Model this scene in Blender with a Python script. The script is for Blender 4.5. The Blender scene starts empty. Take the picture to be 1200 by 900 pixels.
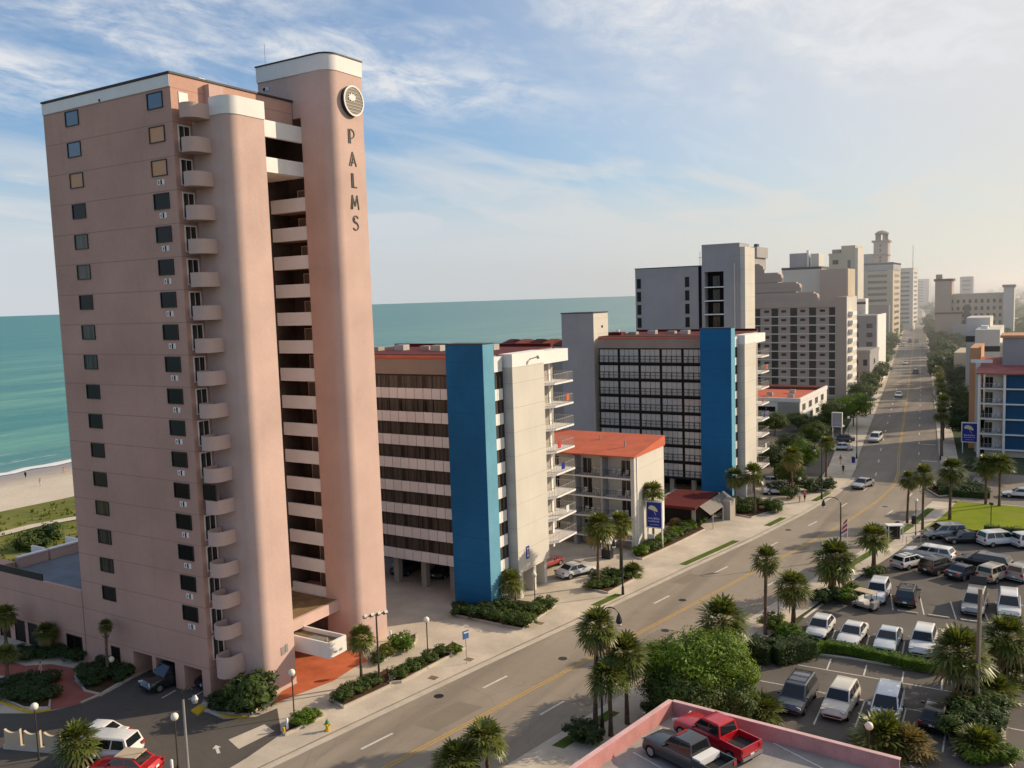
import bpy, bmesh, math, random
from mathutils import Vector, Matrix
rnd = random.Random(7)
PI = math.pi
sc = bpy.context.scene
col = sc.collection


CF = 1027.6104
CROWS = [[0.85653961, 0.51505997, -0.03245181], [0.02186637, -0.0990445, -0.99484273], [-0.51561784, 0.8514126, -0.09609803]]
def G(u, v):
    """Surveyed ground point (world x, y) for a sight line from the camera position, z = 0."""
    a = ((u-600)/CF, (v-450)/CF, 1)
    d = [sum(CROWS[k][i]*a[k] for k in range(3)) for i in range(3)]
    t = -33/d[2]; return (d[0]*t, d[1]*t)
def Hh(u, v, vt):
    """Height above the ground point under (u, v) of something whose top is on row vt."""
    x, y = G(u, v); lo, hi = 0, 60
    for _ in range(40):
        m = (lo+hi)/2; p = (x, y, m-33); c = [sum(CROWS[k][i]*p[i] for i in range(3)) for k in range(3)]
        lo, hi = (m, hi) if 450+CF*c[1]/c[2] > vt else (lo, m)
    return lo
# ------------------------------------------------------------------ helpers
def bx(bm, x0, x1, y0, y1, z0, z1):
    if x1 < x0: x0, x1 = x1, x0
    if y1 < y0: y0, y1 = y1, y0
    if z1 < z0: z0, z1 = z1, z0
    v = [bm.verts.new(p) for p in ((x0,y0,z0),(x1,y0,z0),(x1,y1,z0),(x0,y1,z0),(x0,y0,z1),(x1,y0,z1),(x1,y1,z1),(x0,y1,z1))]
    for f in ((3,2,1,0),(4,5,6,7),(0,1,5,4),(1,2,6,5),(2,3,7,6),(3,0,4,7)):
        bm.faces.new([v[i] for i in f])
    return v

def prism(bm, pts, z0, z1):
    """Vertical prism over a polygon (counter-clockwise seen from above)."""
    a = sum(pts[i-1][0]*pts[i][1]-pts[i][0]*pts[i-1][1] for i in range(len(pts)))
    if a < 0: pts = pts[::-1]
    lo = [bm.verts.new((p[0], p[1], z0)) for p in pts]; hi = [bm.verts.new((p[0], p[1], z1)) for p in pts]
    bm.faces.new(hi); bm.faces.new(lo[::-1])
    n = len(pts)
    for i in range(n):
        bm.faces.new((lo[i], lo[(i+1)%n], hi[(i+1)%n], hi[i]))

def tube(bm, pts, radii, seg=8, caps=True):
    """A tapered round bar along a list of points."""
    rings = []
    pts = [Vector(p) for p in pts]
    if not isinstance(radii, (list, tuple)): radii = [radii]*len(pts)
    for i, p in enumerate(pts):
        d = (pts[min(i+1, len(pts)-1)] - pts[max(i-1, 0)]).normalized()
        a = d.orthogonal().normalized() if abs(d.z) < .99 else Vector((1,0,0))
        a = (a - d*a.dot(d)).normalized(); b = d.cross(a)
        rings.append([bm.verts.new(p + (a*math.cos(2*PI*k/seg) + b*math.sin(2*PI*k/seg))*radii[i]) for k in range(seg)])
    for r, s in zip(rings, rings[1:]):
        for k in range(seg):
            bm.faces.new((r[k], r[(k+1)%seg], s[(k+1)%seg], s[k]))
    if caps:
        bm.faces.new(rings[0][::-1]); bm.faces.new(rings[-1])

def ball(bm, c, r, u=14, v=9, sz=1.0):
    m = Matrix.Translation(c) @ Matrix.Diagonal((r, r, r*sz, 1))
    bmesh.ops.create_uvsphere(bm, u_segments=u, v_segments=v, radius=1, matrix=m)

def obar(bm, p, q, w, h, up=Vector((0,0,1))):
    """A square bar from p to q, w wide sideways and h high."""
    p, q = Vector(p), Vector(q); d = (q-p).normalized()
    s = d.cross(up)
    s = s.normalized() if s.length > 1e-4 else Vector((1,0,0))
    t = s.cross(d).normalized()
    v = [bm.verts.new(e + s*(a*w/2) + t*(b*h/2)) for e in (p, q) for a, b in ((-1,-1),(1,-1),(1,1),(-1,1))]
    for f in ((0,1,2,3),(7,6,5,4),(0,4,5,1),(1,5,6,2),(2,6,7,3),(3,7,4,0)):
        bm.faces.new([v[i] for i in f])

def to_mesh(name, bm, smooth=None):
    bmesh.ops.recalc_face_normals(bm, faces=bm.faces[:]) if smooth != 'leaf' else None
    me = bpy.data.meshes.new(name); bm.to_mesh(me); bm.free()
    if smooth and smooth != 'leaf':
        for p in me.polygons: p.use_smooth = True
        me.set_sharp_from_angle(angle=math.radians(smooth))
    return me

def obj(name, bm, mat, parent=None, smooth=None, kind=None, label=None):
    me = bm if isinstance(bm, bpy.types.Mesh) else to_mesh(name, bm, smooth)
    o = bpy.data.objects.new(name, me); col.objects.link(o)
    for m in (mat if isinstance(mat, (list, tuple)) else [mat]):
        if len(me.materials) < len(mat if isinstance(mat, (list, tuple)) else [mat]): me.materials.append(m)
    if parent is not None:
        o.parent = parent
        t = parent; off = Vector((0,0,0))
        while t is not None:
            off += t.location if t.parent is None else Vector((0,0,0)); t = t.parent
        if parent.parent is None and parent.get('world_built'): o.location = -off
    if kind: o['kind'] = kind
    if label: o['label'] = label
    return o

def tag(o, label, cat, group=None):
    o['label'] = label; o['category'] = cat
    if group: o['group'] = group
    return o

def thing(name, label, cat, loc=(0,0,0), rz=0, group=None, world=False, s=1.0):
    """An Empty at a thing's base. world=True: its parts are modelled in world coordinates."""
    o = bpy.data.objects.new(name, None); col.objects.link(o)
    o.empty_display_size = .3
    o.location = loc; o.rotation_euler = (0,0,rz); o.scale = (s,s,s)
    if world: o['world_built'] = True
    return tag(o, label, cat, group)

def copy_part(src, parent, loc=(0,0,0)):
    c = src.copy(); col.objects.link(c); c.parent = parent; c.location = loc
    return c

# ------------------------------------------------------------------ materials
def nt(name):
    m = bpy.data.materials.new(name); m.use_nodes = True
    t = m.node_tree; return m, t, t.nodes, t.links, t.nodes['Principled BSDF']

def mix(N, L, fac, a, b, mode='MIX'):
    n = N.new('ShaderNodeMix'); n.data_type = 'RGBA'; n.blend_type = mode
    for s, v in ((0, fac), (6, a), (7, b)):
        if isinstance(v, bpy.types.NodeSocket): L.new(v, n.inputs[s])
        elif s == 0: n.inputs[0].default_value = v
        else: n.inputs[s].default_value = (*v[:3], 1)
    return n.outputs[2]

def ramp(N, L, src, p0, p1, c0=(0,0,0), c1=(1,1,1)):
    r = N.new('ShaderNodeValToRGB'); L.new(src, r.inputs[0])
    r.color_ramp.elements[0].position = p0; r.color_ramp.elements[1].position = p1
    r.color_ramp.elements[0].color = (*c0, 1); r.color_ramp.elements[1].color = (*c1, 1)
    return r.outputs[0]

def noise(N, L, co, scale, detail=4, rough=.6):
    n = N.new('ShaderNodeTexNoise'); n.inputs['Scale'].default_value = scale
    n.inputs['Detail'].default_value = detail; n.inputs['Roughness'].default_value = rough
    L.new(co, n.inputs['Vector']); return n.outputs[0]

def coords(N, L, kind='Object', scale=None):
    tc = N.new('ShaderNodeTexCoord'); o = tc.outputs[kind]
    if scale:
        mp = N.new('ShaderNodeMapping'); mp.inputs['Scale'].default_value = scale
        L.new(o, mp.inputs[0]); o = mp.outputs[0]
    return o

def shade(c, k): return tuple(min(1, x*k) for x in c)

def plain(name, c, rough=.8, spec=.3, metal=0, var=.16, scale=.6, fine=12, bump=0, coat=0, streak=0, joints=None, rand=0):
    """Painted or mineral surface: broad tone changes, fine grain, optional rain streaks, joint lines every joints=(spacing, width) in height."""
    m, t, N, L, P = nt(name)
    P.inputs['Roughness'].default_value = rough; P.inputs['Specular IOR Level'].default_value = spec
    P.inputs['Metallic'].default_value = metal; P.inputs['Coat Weight'].default_value = coat
    co = coords(N, L)
    if not var:
        P.inputs['Base Color'].default_value = (*c, 1); return m
    c1 = mix(N, L, ramp(N, L, noise(N, L, co, scale, 5), .3, .7), shade(c, 1-var), shade(c, 1+var))
    nf = noise(N, L, co, fine, 3)
    c1 = mix(N, L, .5, c1, ramp(N, L, nf, .2, .8, shade((.5,.5,.5), 1-var), shade((.5,.5,.5), 1+var)), 'OVERLAY')
    if streak:
        st = noise(N, L, coords(N, L, 'Object', (1.6, 1.6, .05)), 1.1, 4, .7)
        c1 = mix(N, L, ramp(N, L, st, .52, .82, (0,0,0), (streak*.7,)*3), c1, shade(c, .55))
    if joints:
        s = N.new('ShaderNodeSeparateXYZ'); L.new(co, s.inputs[0])
        md = N.new('ShaderNodeMath'); md.operation = 'MODULO'; L.new(s.outputs[2], md.inputs[0]); md.inputs[1].default_value = joints[0]
        lt = N.new('ShaderNodeMath'); lt.operation = 'LESS_THAN'; L.new(md.outputs[0], lt.inputs[0]); lt.inputs[1].default_value = joints[1]
        c1 = mix(N, L, lt.outputs[0], c1, shade(c, .72))
    if rand:
        oi = N.new('ShaderNodeObjectInfo')
        c1 = mix(N, L, 1.0, c1, ramp(N, L, oi.outputs['Random'], 0, 1, (1-rand,)*3, (1,)*3), 'MULTIPLY')
    L.new(c1, P.inputs['Base Color'])
    if bump:
        b = N.new('ShaderNodeBump'); b.inputs['Strength'].default_value = bump; b.inputs['Distance'].default_value = .03
        L.new(nf, b.inputs['Height']); L.new(b.outputs[0], P.inputs['Normal'])
    return m

def paint(name, c, metal=0.0, rough=.28):
    m, t, N, L, P = nt(name)
    P.inputs['Base Color'].default_value = (*c, 1); P.inputs['Metallic'].default_value = metal
    P.inputs['Roughness'].default_value = rough; P.inputs['Coat Weight'].default_value = .6; P.inputs['Coat Roughness'].default_value = .06
    d = ramp(N, L, noise(N, L, coords(N, L), 1.4, 4), .35, .75, shade(c, .86), c); L.new(d, P.inputs['Base Color'])
    return m

def glassy(name, c, rough=.06, spec=.6, var=.5, curtain=None, amount=.5):
    """Window glass: dark and reflecting, each pane its own tone, some with curtains drawn behind."""
    m, t, N, L, P = nt(name)
    P.inputs['Roughness'].default_value = rough; P.inputs['Specular IOR Level'].default_value = spec
    oi = N.new('ShaderNodeObjectInfo')
    c1 = ramp(N, L, oi.outputs['Random'], 0, 1, shade(c, 1-var), shade(c, 1+var))
    if curtain:
        st = noise(N, L, coords(N, L, 'Object', (1.3, 1.3, .02)), .9, 2)
        c1 = mix(N, L, ramp(N, L, st, .52-amount*.2, .56-amount*.2), c1, curtain)
    L.new(c1, P.inputs['Base Color'])
    return m

def leafy(name, c, c2, trans=.3, rough=.55):
    m, t, N, L, P = nt(name)
    oi = N.new('ShaderNodeObjectInfo')
    n = noise(N, L, coords(N, L), 1.3, 3)
    a = mix(N, L, ramp(N, L, n, .35, .7), c, c2)
    w = N.new('ShaderNodeNewGeometry')
    a = mix(N, L, ramp(N, L, w.outputs['Random Per Island'], 0, 1, (0,0,0), (.6,)*3), a, shade(c2, 1.25))
    a = mix(N, L, 1.0, a, ramp(N, L, oi.outputs['Random'], 0, 1, (.75,.8,.75), (1.1,1.05,1)), 'MULTIPLY')
    L.new(a, P.inputs['Base Color']); P.inputs['Roughness'].default_value = rough; P.inputs['Specular IOR Level'].default_value = .25
    tr = N.new('ShaderNodeBsdfTranslucent'); L.new(mix(N, L, 1.0, a, (1.5,1.35,.6), 'MULTIPLY'), tr.inputs[0])
    ms = N.new('ShaderNodeMixShader'); ms.inputs[0].default_value = trans
    L.new(P.outputs[0], ms.inputs[1]); L.new(tr.outputs[0], ms.inputs[2])
    L.new(ms.outputs[0], N['Material Output'].inputs[0])
    return m

PINK = (.53,.318,.25)
M = dict(
 pink=plain('pink_stucco', PINK, .9, .2, var=.11, scale=.16, fine=4, bump=.4, streak=.22, joints=(2.663,.07)),
 pink_smooth=plain('pink_stucco_smooth', (.57,.405,.35), .9, .2, var=.10, scale=.2, fine=5, bump=.35, streak=.16),
 pink_wall=plain('pink_painted_wall', (.58,.27,.25), .85, .2, var=.16, scale=.8, fine=7, streak=.3),
 white=plain('white_stucco', (.80,.77,.73), .8, .3, var=.06, scale=.4, fine=8, streak=.22),
 spandrel=plain('pinkish_white_panel', (.88,.81,.76), .8, .3, var=.07, scale=.5, fine=8, streak=.1),
 panel=plain('enamel_panel', (.84,.78,.74), .5, .4, var=.06, scale=.5, streak=.12, rand=.12),
 blue_sunlit=plain('sunlit_blue', (.13,.33,.44), .85, .25, var=.12, scale=.3, fine=5, streak=.25),  # lighter copy of the slab blue, glancing sun put into the colour
 blue=plain('blue_stucco', (.013,.122,.285), .85, .25, var=.16, scale=.14, fine=4, bump=.3, streak=.4, joints=(2.66,.05)),
 cream=plain('cream_stucco', (.62,.58,.51), .9, .2, var=.07, scale=.2, fine=6, streak=.14, joints=(2.66,.05)),
 taupe=plain('taupe_fascia', (.30,.24,.20), .85, .2, var=.1, scale=.3),
 grey=plain('grey_stucco', (.36,.345,.345), .9, .2, var=.08, scale=.2, fine=5, streak=.2),
 greytan=plain('grey_tan_stucco', (.36,.33,.29), .9, .2, var=.06, scale=.2, fine=5, streak=.16),
 stone=plain('pinkish_grey_stucco', (.43,.335,.27), .9, .2, var=.06, scale=.1, streak=.14),
 blue_deep=plain('deep_blue_panel', (.010,.07,.16), .6, .3, var=.1),
 gallery_white=plain('gallery_white', (.86,.91,.96), .8, .3, var=.05, scale=.5, streak=.15),
 gallery_shade=plain('gallery_shade_wall', (.085,.062,.05), .8, .2, var=.5, scale=.35),  # dark tone puts the shade inside the open galleries into the colour
 sand=plain('sandy_stucco', (.52,.43,.31), .9, .2, var=.06, scale=.1, streak=.1),
 pale=plain('pale_stucco', (.60,.56,.50), .9, .2, var=.05, scale=.1, streak=.12),
 orange=plain('orange_stucco', (.55,.30,.17), .9, .2, var=.08, scale=.2),
 roof_orange=plain('orange_roof', (.53,.125,.062), .8, .3, var=.14, scale=.5, fine=6),
 roof_red=plain('dark_red_roof', (.10,.010,.008), .8, .3, var=.15, scale=.4),  # on the slab hotels darkened to carry roof shade; plain dark red elsewhere
 roof_grey=plain('gravel_roof', (.22,.21,.20), .95, .2, var=.2, scale=.5, fine=20),
 roof_brown=plain('brown_flat_roof', (.22,.15,.08), .9, .2, var=.3, scale=.9),
 coping=plain('dark_coping', (.035,.03,.03), .6, .4, var=.1),
 dark=plain('dark_recess', (.012,.011,.011), .8, .2, var=.3),  # puts the shade of openings into the colour; also vents and backing
 brown=plain('dark_bronze_frame', (.035,.022,.016), .5, .4, var=.1),
 glass=glassy('dark_window_glass', (.012,.010,.010), .25, .18, .5),
 glass_blue=glassy('sky_window_glass', (.05,.07,.10), .03, 1.0, .2),
 glass_sunset=glassy('sunset_reflection_glass', (.55,.24,.07), .25, .5, .25),  # orange base colour stands in for warm sunlight reflected in the panes
 glass_curtain=glassy('curtained_glass', (.02,.017,.015), .15, .4, .6, (.085,.07,.055), .35),
 glass_room=glassy('hotel_room_glass', (.05,.05,.055), .08, .7, .5, (.40,.395,.385), .8),  # pale curtain tone also stands in for bright reflections
 glass_far=glassy('far_window_glass', (.06,.06,.065), .3, .4, .5),
 frame=plain('window_frame_black', (.02,.02,.02), .5, .4, var=0),
 white_frame=plain('white_frame', (.70,.69,.66), .5, .4, var=.05),
 steel=plain('galvanised_steel', (.42,.41,.39), .45, .5, metal=.6, var=.12),
 black=plain('black_metal', (.018,.018,.02), .45, .5, var=.2),
 bronze=plain('bronze_pole', (.06,.045,.035), .5, .4, var=.2),
 concrete=plain('pavement_concrete', (.54,.465,.37), .92, .2, var=.2, scale=.22, fine=6, bump=.2),
 kerb=plain('kerb_concrete', (.52,.46,.38), .9, .2, var=.14, scale=.5, fine=8),
 slabtop=plain('deck_concrete', (.33,.31,.285), .9, .2, var=.22, scale=.35, fine=6),
 brick=plain('orange_brick_paving', (.50,.135,.06), .85, .2, var=.2, scale=.6, fine=10),
 redpave=plain('red_paving', (.33,.11,.085), .85, .2, var=.15, scale=.5, fine=10),
 yellow=plain('yellow_kerb_paint', (.62,.40,.03), .6, .3, var=.12, scale=2),
 soil=plain('mulch_soil', (.09,.05,.03), .95, .1, var=.4, scale=2),
 wood=plain('weathered_pole_wood', (.30,.21,.13), .9, .2, var=.2, scale=3),
 trunk=plain('palm_trunk_bark', (.15,.10,.07), .95, .1, var=.45, scale=3, fine=9, bump=.6),
 bark=plain('tree_bark', (.11,.085,.065), .95, .1, var=.4, scale=3, fine=10, bump=.5),
 palm=leafy('palm_leaf', (.052,.080,.022), (.175,.195,.045), .26, .38),
 palm_dry=leafy('dry_palm_leaf', (.16,.13,.05), (.30,.22,.10), .25, .6),
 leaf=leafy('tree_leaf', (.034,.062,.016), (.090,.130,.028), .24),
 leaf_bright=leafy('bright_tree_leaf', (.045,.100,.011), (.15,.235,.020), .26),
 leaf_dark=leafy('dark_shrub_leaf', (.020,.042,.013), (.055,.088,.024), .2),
 leaf_yellow=leafy('yellow_green_leaf', (.10,.14,.025), (.22,.24,.05), .3),
 globe=plain('lamp_globe', (.80,.74,.60), .35, .5, var=0),
 red=plain('signal_red', (.55,.03,.03), .5, .4, var=.05),
 sign_blue=plain('sign_blue_face', (.012,.022,.26), .35, .5, var=.08),
 sign_white=plain('sign_white', (.80,.79,.76), .5, .4, var=.03),
 skin=plain('skin', (.52,.30,.20), .7, .3, var=0), shorts=plain('dark_cloth', (.02,.02,.03), .9, .2, var=0),
 shirt_red=plain('red_shirt', (.45,.10,.09), .9, .2, var=0), shirt_white=plain('pale_shirt', (.65,.6,.55), .9, .2, var=0), hair=plain('brown_hair', (.05,.03,.02), .8, .2, var=0),
 tyre=plain('tyre_rubber', (.014,.014,.014), .85, .2, var=.1), rim=plain('alloy_rim', (.45,.45,.46), .3, .5, metal=.8, var=0),
 carglass=plain('car_glass', (.012,.014,.016), .04, .7, var=0),
 lens=plain('headlamp_lens', (.62,.62,.6), .1, .7, var=0), tail=plain('tail_lamp', (.42,.015,.012), .2, .6, var=0),
 trim=plain('black_trim', (.02,.02,.021), .6, .3, var=0),
)

# ------------------------------------------------------------------ ground materials
def asphalt(name, c, worn, seal=.5, tracks=None):
    m, t, N, L, P = nt(name)
    P.inputs['Roughness'].default_value = .88; P.inputs['Specular IOR Level'].default_value = .25
    co = coords(N, L)
    a = mix(N, L, ramp(N, L, noise(N, L, co, .11, 6, .65), .35, .68), c, worn)
    a = mix(N, L, ramp(N, L, noise(N, L, co, 9, 3, .7), .3, .7, (0,)*3, (.35,)*3), a, shade(worn, 1.25))
    a = mix(N, L, ramp(N, L, noise(N, L, co, .55, 7, .75), .57, .72, (0,)*3, (seal,)*3), a, shade(c, .6))
    if tracks:
        mp = N.new('ShaderNodeMapping'); mp.inputs['Rotation'].default_value = (0,0,tracks); mp.inputs['Scale'].default_value = (1,.02,1)
        L.new(co, mp.inputs[0])
        a = mix(N, L, ramp(N, L, noise(N, L, mp.outputs[0], .42, 3), .45, .66, (0,)*3, (.55,)*3), a, shade(c, .75))
    vo = N.new('ShaderNodeTexVoronoi'); vo.feature = 'DISTANCE_TO_EDGE'; vo.inputs['Scale'].default_value = .16
    dn = N.new('ShaderNodeVectorMath'); dn.operation = 'ADD'
    nn = N.new('ShaderNodeTexNoise'); nn.inputs['Scale'].default_value = .5; nn.inputs['Detail'].default_value = 5; L.new(co, nn.inputs['Vector'])
    L.new(co, dn.inputs[0]); L.new(nn.outputs['Color'], dn.inputs[1]); L.new(dn.outputs[0], vo.inputs['Vector'])
    a = mix(N, L, ramp(N, L, vo.outputs['Distance'], .003, .010, (.22,)*3, (0,)*3), a, shade(c, .55))
    L.new(a, P.inputs['Base Color'])
    return m
M['road'] = asphalt('road_asphalt', (.25,.207,.16), (.32,.27,.21), .4, math.radians(10.5))
M['road_far'] = asphalt('far_road_asphalt', (.21,.178,.145), (.27,.23,.185), .25, math.radians(-6))
M['lot'] = asphalt('parking_asphalt', (.105,.092,.08), (.15,.13,.11), .45)
M['drive'] = asphalt('driveway_asphalt', (.075,.066,.058), (.12,.104,.088), .4)
M['patch'] = asphalt('patched_asphalt', (.20,.165,.125), (.245,.205,.158), .3)
M['line_white'] = plain('white_road_paint', (.62,.58,.52), .7, .3, var=.18, scale=3, fine=9)
M['line_yellow'] = plain('yellow_road_paint', (.60,.34,.035), .7, .3, var=.18, scale=3, fine=9)

def grassy(name, c, c2, c3, s=.25):
    m, t, N, L, P = nt(name); co = coords(N, L)
    a = mix(N, L, ramp(N, L, noise(N, L, co, s, 6, .7), .35, .65), c, c2)
    a = mix(N, L, ramp(N, L, noise(N, L, co, s*.35, 3), .56, .72, (0,)*3, (.8,)*3), a, c3)
    a = mix(N, L, ramp(N, L, noise(N, L, co, 7, 3, .8), .3, .75, (0,)*3, (.5,)*3), a, shade(c, .5))
    L.new(a, P.inputs['Base Color']); P.inputs['Roughness'].default_value = 1; P.inputs['Specular IOR Level'].default_value = .1
    return m
M['lawn'] = grassy('lawn_grass', (.19,.25,.016), (.28,.31,.022), (.34,.26,.08))
M['verge'] = grassy('verge_grass', (.07,.12,.02), (.13,.17,.03), (.25,.2,.08), .8)
M['dune'] = grassy('dune_grass', (.14,.16,.035), (.25,.24,.07), (.48,.40,.26), .12)
M['land'] = grassy('town_ground', (.05,.075,.03), (.13,.13,.09), (.30,.27,.22), .02)

# ------------------------------------------------------------------ world, sun, haze
SUN_AZ, SUN_EL = math.radians(42.6), math.radians(24)
sdir = Vector((math.sin(SUN_AZ)*math.cos(SUN_EL), math.cos(SUN_AZ)*math.cos(SUN_EL), math.sin(SUN_EL)))
w = bpy.data.worlds.new('World'); sc.world = w; w.use_nodes = True
N, L = w.node_tree.nodes, w.node_tree.links
bg = N['Background']
sky = N.new('ShaderNodeTexSky'); sky.sky_type = 'NISHITA'; sky.sun_disc = False
sky.sun_elevation = SUN_EL; sky.sun_rotation = SUN_AZ
sky.air_density = 1.1; sky.dust_density = .8; sky.ozone_density = 1.6; sky.altitude = 20
tc = N.new('ShaderNodeTexCoord'); dirv = tc.outputs['Generated']
sep = N.new('ShaderNodeSeparateXYZ'); L.new(dirv, sep.inputs[0])
def math_n(op, a, b=None, c=None, clamp=False):
    n = N.new('ShaderNodeMath'); n.operation = op; n.use_clamp = clamp
    for i, v in enumerate((a, b, c)):
        if v is None: continue
        if isinstance(v, bpy.types.NodeSocket): L.new(v, n.inputs[i])
        else: n.inputs[i].default_value = v
    return n.outputs[0]
# cirrus: noise on a high horizontal sheet (direction divided by its height); a white layer low over the sea
zc = math_n('ADD', math_n('MAXIMUM', sep.outputs[2], .0), .10)
cx = math_n('DIVIDE', sep.outputs[0], zc); cy = math_n('DIVIDE', sep.outputs[1], zc)
cmb = N.new('ShaderNodeCombineXYZ'); L.new(cx, cmb.inputs[0]); L.new(cy, cmb.inputs[1])
def cloud(scale, rot, loc, lo, hi, detail=9, rough=.66, dist=.6):
    mp = N.new('ShaderNodeMapping'); mp.inputs['Scale'].default_value = scale; mp.inputs['Rotation'].default_value = (0,0,rot); mp.inputs['Location'].default_value = loc
    L.new(cmb.outputs[0], mp.inputs[0])
    n = N.new('ShaderNodeTexNoise'); n.inputs['Scale'].default_value = 1; n.inputs['Detail'].default_value = detail
    n.inputs['Roughness'].default_value = rough; n.inputs['Distortion'].default_value = dist
    L.new(mp.outputs[0], n.inputs['Vector'])
    return ramp(N, L, n.outputs[0], lo, hi)
def smooth(x, lo, hi):
    mr = N.new('ShaderNodeMapRange'); mr.interpolation_type = 'SMOOTHSTEP'; mr.inputs['From Min'].default_value = lo; mr.inputs['From Max'].default_value = hi
    L.new(x, mr.inputs[0]); return mr.outputs[0]
z_ = sep.outputs[2]
c_big = cloud((1.5,.75,1), math.radians(38), (3.2,1.7,0), .40, .56, 5, .5, .5)
c_fine = cloud((5.2,3.4,1), math.radians(25), (9.0,4.3,0), .40, .60, 10, .66, .35)
c_wisp = cloud((3.0,.7,1), math.radians(55), (1.1,6.2,0), .50, .72, 8, .65, .8)
hi_band = math_n('MULTIPLY', smooth(z_, .17, .235), smooth(z_, .40, .29))
cl = math_n('MULTIPLY', math_n('MULTIPLY', c_big, math_n('ADD', math_n('MULTIPLY', c_fine, .85), .22)), hi_band)
cl = math_n('MAXIMUM', cl, math_n('MULTIPLY', math_n('MULTIPLY', c_wisp, .32), smooth(z_, .07, .14)), clamp=True)
# a pale veil that thickens towards the sun and low over the horizon
dt = N.new('ShaderNodeVectorMath'); dt.operation = 'DOT_PRODUCT'; L.new(dirv, dt.inputs[0]); dt.inputs[1].default_value = sdir
glow = smooth(dt.outputs['Value'], .14, .80)
wavy = math_n('ADD', z_, math_n('MULTIPLY', math_n('SUBTRACT', c_big, .5), .05))
low = smooth(wavy, .21, .075)
cream = mix(N, L, smooth(z_, .20, .02), (5.1,5.0,4.9), (5.3,5.05,4.35))
veil = mix(N, L, glow, (4.35,4.6,4.85), cream)
skyc = mix(N, L, 1.0, sky.outputs[0], (.42,.70,.96), 'MULTIPLY')
veil_f = math_n('MAXIMUM', math_n('MULTIPLY', low, .93), math_n('MULTIPLY', glow, .97), clamp=True)
veil_f = math_n('ADD', math_n('MULTIPLY', veil_f, .84), .16)
sk = mix(N, L, veil_f, skyc, veil)
L.new(mix(N, L, math_n('MULTIPLY', cl, .92), sk, (5.25,5.35,5.5)), bg.inputs[0]); bg.inputs[1].default_value = .15
sl = bpy.data.lights.new('sun', 'SUN'); sl.energy = 5.0; sl.angle = math.radians(.53); sl.color = (1,.82,.60)
so = bpy.data.objects.new('sun', sl); col.objects.link(so); so.rotation_euler = sdir.to_track_quat('Z', 'Y').to_euler(); so.location = (60,60,120)

def structure(name, bm, mat, **k): return obj(name, bm, mat, kind='structure', **k)
def sheet(name, pts, z, mat, parent=None):
    bm = bmesh.new(); f = bm.faces.new([bm.verts.new((p[0], p[1], z)) for p in pts])
    if f.normal.z < 0 or (f.normal_update() or f.normal.z < 0): f.normal_flip()
    bmesh.ops.triangulate(bm, faces=bm.faces[:])
    return obj(name, bm, mat, parent, kind=None if parent else 'structure')

mh, t, N, L, P = nt('sea_haze'); N.remove(P)
vs = N.new('ShaderNodeVolumeScatter'); vs.inputs['Color'].default_value = (.97,.98,1,1); vs.inputs['Density'].default_value = .0006; vs.inputs['Anisotropy'].default_value = .55
L.new(vs.outputs[0], N['Material Output'].inputs['Volume'])
bm = bmesh.new(); bx(bm, -420, 5000, 205, 9000, -3, 62); structure('haze', bm, mh)

# ------------------------------------------------------------------ land, beach and sea
SH = [(-150,-900),(-150,60),(-148,90),(-150,160),(-160,300),(-185,470),(-225,800),(-310,1500),(-440,2500),(-800,5200),(-1500,9000)]
sheet('ground', SH + [(7000,9000),(7000,-900)], 0, M['land'])
def strip(name, line, offs, zs, mat):
    bm = bmesh.new(); rows = [[bm.verts.new((x+o, y, z)) for o, z in zip(offs, zs)] for x, y in line]
    for r, s in zip(rows, rows[1:]):
        for k in range(len(offs)-1): bm.faces.new((r[k], r[k+1], s[k+1], s[k]))
    for f in bm.faces:
        f.normal_update()
        if f.normal.z < 0: f.normal_flip()
    return structure(name, bm, mat)
ms, t, N, L, P = nt('beach_sand'); co = coords(N, L)
sx = N.new('ShaderNodeSeparateXYZ'); L.new(co, sx.inputs[0])
a = mix(N, L, ramp(N, L, noise(N, L, co, .09, 6, .7), .35, .7), (.60,.51,.38), (.70,.61,.48))
a = mix(N, L, ramp(N, L, noise(N, L, co, 1.5, 4, .7), .3, .75, (0,)*3, (.4,)*3), a, (.36,.29,.21))
wet = N.new('ShaderNodeMapRange'); wet.inputs['From Min'].default_value = -.22; wet.inputs['From Max'].default_value = -.58
L.new(sx.outputs[2], wet.inputs[0])
a = mix(N, L, wet.outputs[0], a, (.24,.19,.15)); L.new(a, P.inputs['Base Color'])
P.inputs['Roughness'].default_value = .9
L.new(ramp(N, L, wet.outputs[0], 0, 1, (.9,)*3, (.25,)*3), P.inputs['Roughness'])
M['beach'] = ms
strip('beach', SH, (0,-18,-40,-75), (0,-.12,-.6,-1.6), ms)
strip('dune_strip', SH, (44,22,4,-2), (.02,.5,.35,-.02), M['dune'])
r5 = random.Random(5); bm = bmesh.new()
for i in range(2600):
    y = r5.uniform(30,170); x = -146+r5.random()**.8*42; c = Vector((x, y, .3)); sz = r5.uniform(.3,.9)
    for k in range(4):
        a = r5.uniform(0,6.28); e = Vector((math.cos(a)*.28*sz, math.sin(a)*.28*sz, 0)); t_ = c+Vector((r5.uniform(-.6,.6)*sz, r5.uniform(-.6,.6)*sz, sz))
        bm.faces.new([bm.verts.new(p) for p in (c-e, c+e, t_)])
tag(obj('dune_grass', bm, M['leaf_yellow'], smooth='leaf', kind='stuff'), 'yellow green grass tufts growing over the beach dunes', 'grass')
sheet('sand_path', [(-132,40),(-134,75),(-130,90),(-127,110),(-124.5,110),(-127.6,90),(-131.5,75),(-129.5,40)], .62, ms)
mw, t, N, L, P = nt('sea_water'); co = coords(N, L)
sx = N.new('ShaderNodeSeparateXYZ'); L.new(co, sx.inputs[0])
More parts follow.
